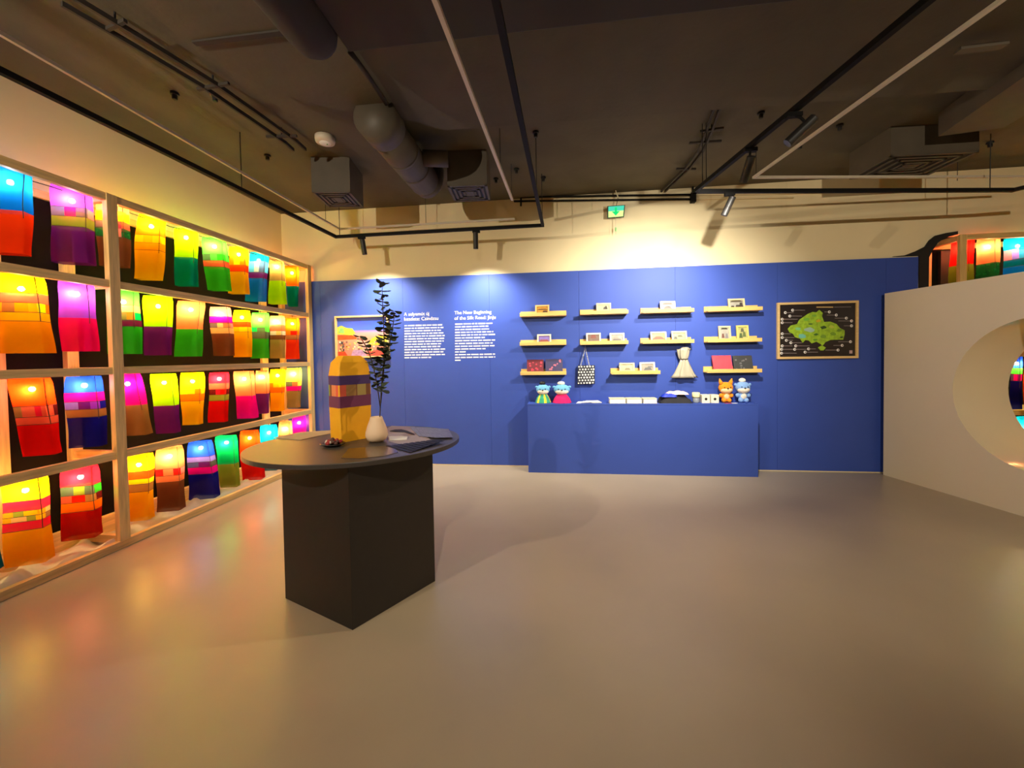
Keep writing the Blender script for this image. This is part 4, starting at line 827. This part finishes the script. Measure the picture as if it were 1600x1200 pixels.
ruff(base.x, base.z, zk, ksc*.50, ksc*.15, mid=.7); ruff(base.x-.008, zk-.005, ztop+.02, ksc*.13, ksc*.25, seed=2, nm='ruffle', mid=.6); ruff(base.x+.012, ztop+.018, ztop+.045, ksc*.22, ksc*.10, seed=4, nm='ruffle')
B().tube([(base.x+.17*ksc*math.cos(a), y+.03*math.sin(a), zk) for a in [2*math.pi*k/12 for k in range(13)]], .006, 6).build('cord', pm('grey_cord', (.35, .34, .32), .7), t)
B().tube([(base.x+.008, y, ztop+.045), (base.x+.008, y, S['b3']-.010)], .004, 6).build('hanging_loop', M_WIRE, t)

# ------------------------------------------------------------------ pictures and lettering on the wall
def frame4(t, x0, x1, z0, z1, fw, dep, mat):
    for xa, za, xb, zb in ((x0, z0, x1, z0+fw), (x0, z1-fw, x1, z1), (x0, z0+fw, x0+fw, z1-fw), (x1-fw, z0+fw, x1, z1-fw)):
        B().box((xa, D-dep, za), (xb, D-.0005, zb)).build('moulding', mat, t, bevel=.002)
# map
x0, x1, z0, z1 = 2.676, 3.592, 1.408, 2.107
t = thing('framed_map', ((x0+x1)/2, D-.02, z0), 'wood-framed black board with a green map and round picture callouts', 'map')
frame4(t, x0, x1, z0, z1, .028, .035, M_FRAMEW)
bd = B().box((x0+.028, D-.016, z0+.028), (x1-.028, D-.001, z1-.028)).build('map_board', pm('black_map_board', (.13, .10, .10), .3, var=.1), t)
def mpt(u, v): # in the zoomed crop (1200..1360 x 450..580 at 9.23)
    return hit(1200+u/9.23, 450+v/9.23, 1, D-.018)
outline = [(285, 590), (330, 540), (420, 520), (450, 460), (520, 410), (580, 370), (640, 345), (700, 350), (740, 315), (790, 360), (780, 410), (810, 490), (900, 485), (990, 520), (1040, 580), (1105, 610), (1105, 670), (1085, 745), (1000, 745), (900, 750), (830, 780), (790, 830), (745, 800), (700, 775), (630, 800), (590, 760), (540, 750), (500, 790), (460, 730), (390, 710), (360, 660), (310, 640)]
mp = B().prism([mpt(*p) for p in outline], None, (0, .003, 0)).build('map_land', pm('map_green', (.58, .72, .14), .6, var=.3, scale=25), t)
B().prism([mpt(*p) for p in ((720, 860), (775, 825), (835, 860), (800, 900), (755, 900))], None, (0, .003, 0)).build('map_island', pm('map_green', (.5, .7, .2), .6), t)
r = random.Random(5)
for cx_, cy_, rr, col in [(600, 600, 60, (.62, .74, .66)), (490, 700, 55, (.45, .75, .66)), (430, 590, 40, (.5, .78, .5)), (725, 475, 35, (.80, .66, .10)), (690, 670, 28, (.25, .42, .12)), (800, 570, 40, (.18, .30, .08)), (1030, 610, 36, (.40, .55, .12)), (610, 520, 24, (.3, .45, .15)), (940, 660, 40, (.45, .60, .12)), (800, 700, 40, (.45, .6, .16)), (920, 560, 34, (.72, .76, .25)), (660, 400, 34, (.46, .66, .2)), (1060, 712, 22, (.2, .32, .1)), (680, 745, 26, (.4, .6, .15)), (560, 450, 40, (.45, .7, .2))]:
    n = 9; B().prism([mpt(cx_+rr*r.uniform(.7, 1.2)*1.2*math.cos(2*math.pi*k/n), cy_+rr*.6*r.uniform(.7, 1.2)*math.sin(2*math.pi*k/n))+Vector((0, -.0015, 0)) for k in range(n)], None, (0, .002, 0)).build('map_district', pm('dist_%d_%d_%d' % tuple(int(c*99) for c in col), col, .6), mp)
ICO = pm('callout_white', (.92, .90, .88), .6); ICL = pm('callout_line', (.52, .47, .46), .6)
for (u, v, lu0, lu1) in [(355, 320, 385, 535), (250, 355, 275, 370), (315, 405, 340, 490), (205, 450, 225, 430), (205, 500, 225, 355), (205, 660, 225, 330), (205, 715, 225, 380), (265, 755, 285, 360), (330, 790, 350, 490), (205, 835, 225, 350), (400, 835, 420, 600), (195, 885, 215, 360), (385, 885, 405, 560), (585, 878, 605, 690), (195, 940, 215, 415), (535, 925, 555, 720), (885, 345, 815, 865), (985, 390, 850, 965), (1130, 435, 965, 1110), (1205, 475, 1015, 1185), (1205, 545, 1095, 1190), (1190, 775, 1015, 1170), (1070, 828, 945, 1050), (1010, 895, 830, 990)]:
    B().prism([mpt(u+20*math.cos(2*math.pi*k/12), v+20*math.sin(2*math.pi*k/12)) for k in range(12)], None, (0, .003, 0)).build('callout', ICO, t)
    B().prism([mpt(u+9*math.cos(2*math.pi*k/8)+4, v+9*math.sin(2*math.pi*k/8)) +Vector((0, -.0012, 0)) for k in range(8)], None, (0, .002, 0)).build('callout_picture', pm('callout_dark', (.30, .27, .25), .6), t)
    B().prism([mpt(lu0, v-4), mpt(lu1, v-4), mpt(lu1, v+4), mpt(lu0, v+4)], None, (0, .003, 0)).build('callout_line', ICL, t)
B().prism([mpt(x, y_) for x, y_ in ((700, 268), (940, 268), (940, 284), (700, 284))], None, (0, .003, 0)).build('title_line', pm('title_gold', (.80, .66, .42), .6), t)
B().prism([mpt(x, y_) for x, y_ in ((955, 272), (1200, 268), (1200, 276), (955, 280))], None, (0, .003, 0)).build('title_line', ICL, t)
B().prism([mpt(x, y_) for x, y_ in ((1175, 900), (1218, 900), (1218, 945), (1175, 945))], None, (0, .003, 0)).build('corner_stamp', pm('stamp_pink', (.75, .62, .62), .6), t)

# festival photo
x0, x1, z0, z1 = -3.167, -2.372, 1.505, 2.10
t = thing('framed_photo', ((x0+x1)/2, D-.02, z0), 'wood-framed colour photo of a lantern festival behind the eucalyptus', 'picture')
frame4(t, x0, x1, z0, z1, .024, .045, M_FRAMEW)
m, nt, out = nodes('festival_sky_print'); bs = nt.nodes.new('ShaderNodeBsdfPrincipled'); nt.links.new(bs.outputs[0], out.inputs[0]); bs.inputs['Roughness'].default_value = .35
tcn = nt.nodes.new('ShaderNodeTexCoord'); sp = nt.nodes.new('ShaderNodeSeparateXYZ'); rp = nt.nodes.new('ShaderNodeValToRGB'); nt.links.new(tcn.outputs['Generated'], sp.inputs[0]); nt.links.new(sp.outputs[2], rp.inputs[0]); nt.links.new(rp.outputs[0], bs.inputs['Base Color'])
e = rp.color_ramp.elements; e[0].position = .0; e[0].color = (*lin((.75, .45, .42)), 1); e[1].position = 1; e[1].color = (*lin((.10, .20, .70)), 1)
for p_, c_ in ((.45, (.93, .60, .48)), (.60, (.90, .62, .62)), (.68, (.25, .42, .88))): k_ = e.new(p_); k_.color = (*lin(c_), 1)
pr = B().box((x0+.024, D-.012, z0+.024), (x1-.024, D-.001, z1-.024)).build('photo_print', m, t)
def fpt(u, v, o=0): return Vector((x0+.024+(x1-x0-.048)*u, D-.0135-o, z0+.024+(z1-z0-.048)*v))
def fp(pts, col, o=0, nm='photo_shape'): B().prism([fpt(u, v, o) for u, v in pts], None, (0, .0015, 0)).build(nm, pm('fest_%d_%d_%d' % tuple(int(c*99) for c in col), col, .5, var=.3, scale=30), pr)
fp([(0, .58), (0, .76), (.08, .80), (.18, .74), (.3, .72), (.36, .60), (.30, .54)], (.80, .82, .25)); fp([(.02, .62), (.05, .75), (.12, .74), (.14, .60)], (.55, .80, .45), .0005)
fp([(0, .43), (0, .56), (.28, .55), (.38, .50), (.38, .45)], (.88, .32, .12), .001); fp([(.6, .28), (.68, .45), (.8, .52), (1, .50), (1, .28)], (.85, .75, .20)); fp([(.30, .15), (.36, .40), (.62, .40), (.66, .15)], (.90, .62, .58))
fp([(.26, .0), (.3, .16), (.5, .17), (.58, .0)], (.66, .52, .70), .001); fp([(0, 0), (0, .12), (.14, .13), (.2, 0)], (.85, .22, .10), .001); fp([(.6, 0), (.62, .13), (.9, .16), (.95, 0)], (.80, .28, .25), .001); fp([(.04, .14), (.06, .40), (.13, .38), (.13, .14)], (.25, .24, .28), .0012)
r = random.Random(9)
for k in range(70):
    u, v = r.uniform(.02, .97), r.uniform(.12, .38); s_ = r.uniform(.008, .018); col = r.choice(((.95, .85, .5), (.9, .6, .5), (.95, .92, .8), (.5, .35, .35), (.95, .7, .3)))
    B().prism([fpt(u-s_, v-s_, .002), fpt(u+s_, v-s_, .002), fpt(u+s_, v+s_*1.6, .002), fpt(u-s_, v+s_*1.6, .002)], None, (0, .001, 0)).build('photo_figure', pm('fest_%d_%d_%d' % tuple(int(c*99) for c in col), col, .5), pr)

def letters(txt, px0, px1, ybase, parent, bold=.004, hpx=None):
    cu = bpy.data.curves.new('heading', 'FONT'); cu.body = txt; cu.size = 1; cu.extrude = .004; cu.offset = bold
    o = bpy.data.objects.new('tmp', cu); link(o); bpy.context.view_layer.update()
    me = bpy.data.meshes.new_from_object(o.evaluated_get(bpy.context.evaluated_depsgraph_get())); bpy.data.objects.remove(o)
    a, b = hit(px0, ybase, 1, D), hit(px1, ybase, 1, D); xs = [v.co.x for v in me.vertices]; sx = (b.x-a.x)/(max(xs)-min(xs)); mn = min(xs)
    for v in me.vertices: v.co = Vector(((v.co.x-mn)*sx, -v.co.z*.4, v.co.y*sx))
    me.name = 'heading'; me.materials.clear(); me.materials.append(M_WHITE)
    o = bpy.data.objects.new('heading', me); link(o); o['kind'] = 'stuff'; o.parent = parent; o.location = Vector((a.x, D-.0018, (a.z+b.z)/2))-_wl[parent.name]
    return o
def body(x0, ends, y0, y1, parent, seed):
    r = random.Random(seed); mb = B(); n = len(ends)
    for i, e_ in enumerate(ends):
        y = y0+(y1-y0)*i/(n-1); a, b = hit(x0, y, 1, D), hit(e_, y, 1, D); z = hit(x0, y, 1, D).z; x = a.x; dx = hit(e_, y-(e_-x0)*.018, 1, D)
        while x < b.x-.01:
            wl = min(r.uniform(.025, .11), b.x-x); mb.box((x, D-.0012, z-.008), (x+wl, D+.0005, z+.008)); x += wl+.013
    mb.build('body_text', M_WHITE, parent, kind='stuff')
t = thing('wall_text', hit(665, 560, 1, D).to_tuple(), 'white Hungarian wall text beside the framed festival photo', 'wall text')
letters('A selyemút új', 631.3, 670.5, 493, t); letters('kezdete: Csindzsu', 631.8, 685, 500.5, t)
body(632, [620+e_/9.41 for e_ in (668, 685, 650, 707, 705, 697, 690, 652, 640, 710, 685, 710, 505)], 509, 559, t, 1)
t = thing('wall_text', hit(740, 562, 1, D).to_tuple(), 'white English wall text under the second wall-washing spotlight', 'wall text')
letters('The New Beginning', 710.2, 768, 490.5, t); letters('of the Silk Road: Jinju', 710.2, 774.6, 499, t)
body(711, [620+e_/9.41 for e_ in (1405, 1350, 1380, 1420, 1445, 1295, 1445, 1410, 1445, 1310, 1025, 1445, 1448, 950)], 506.5, 563, t, 2)
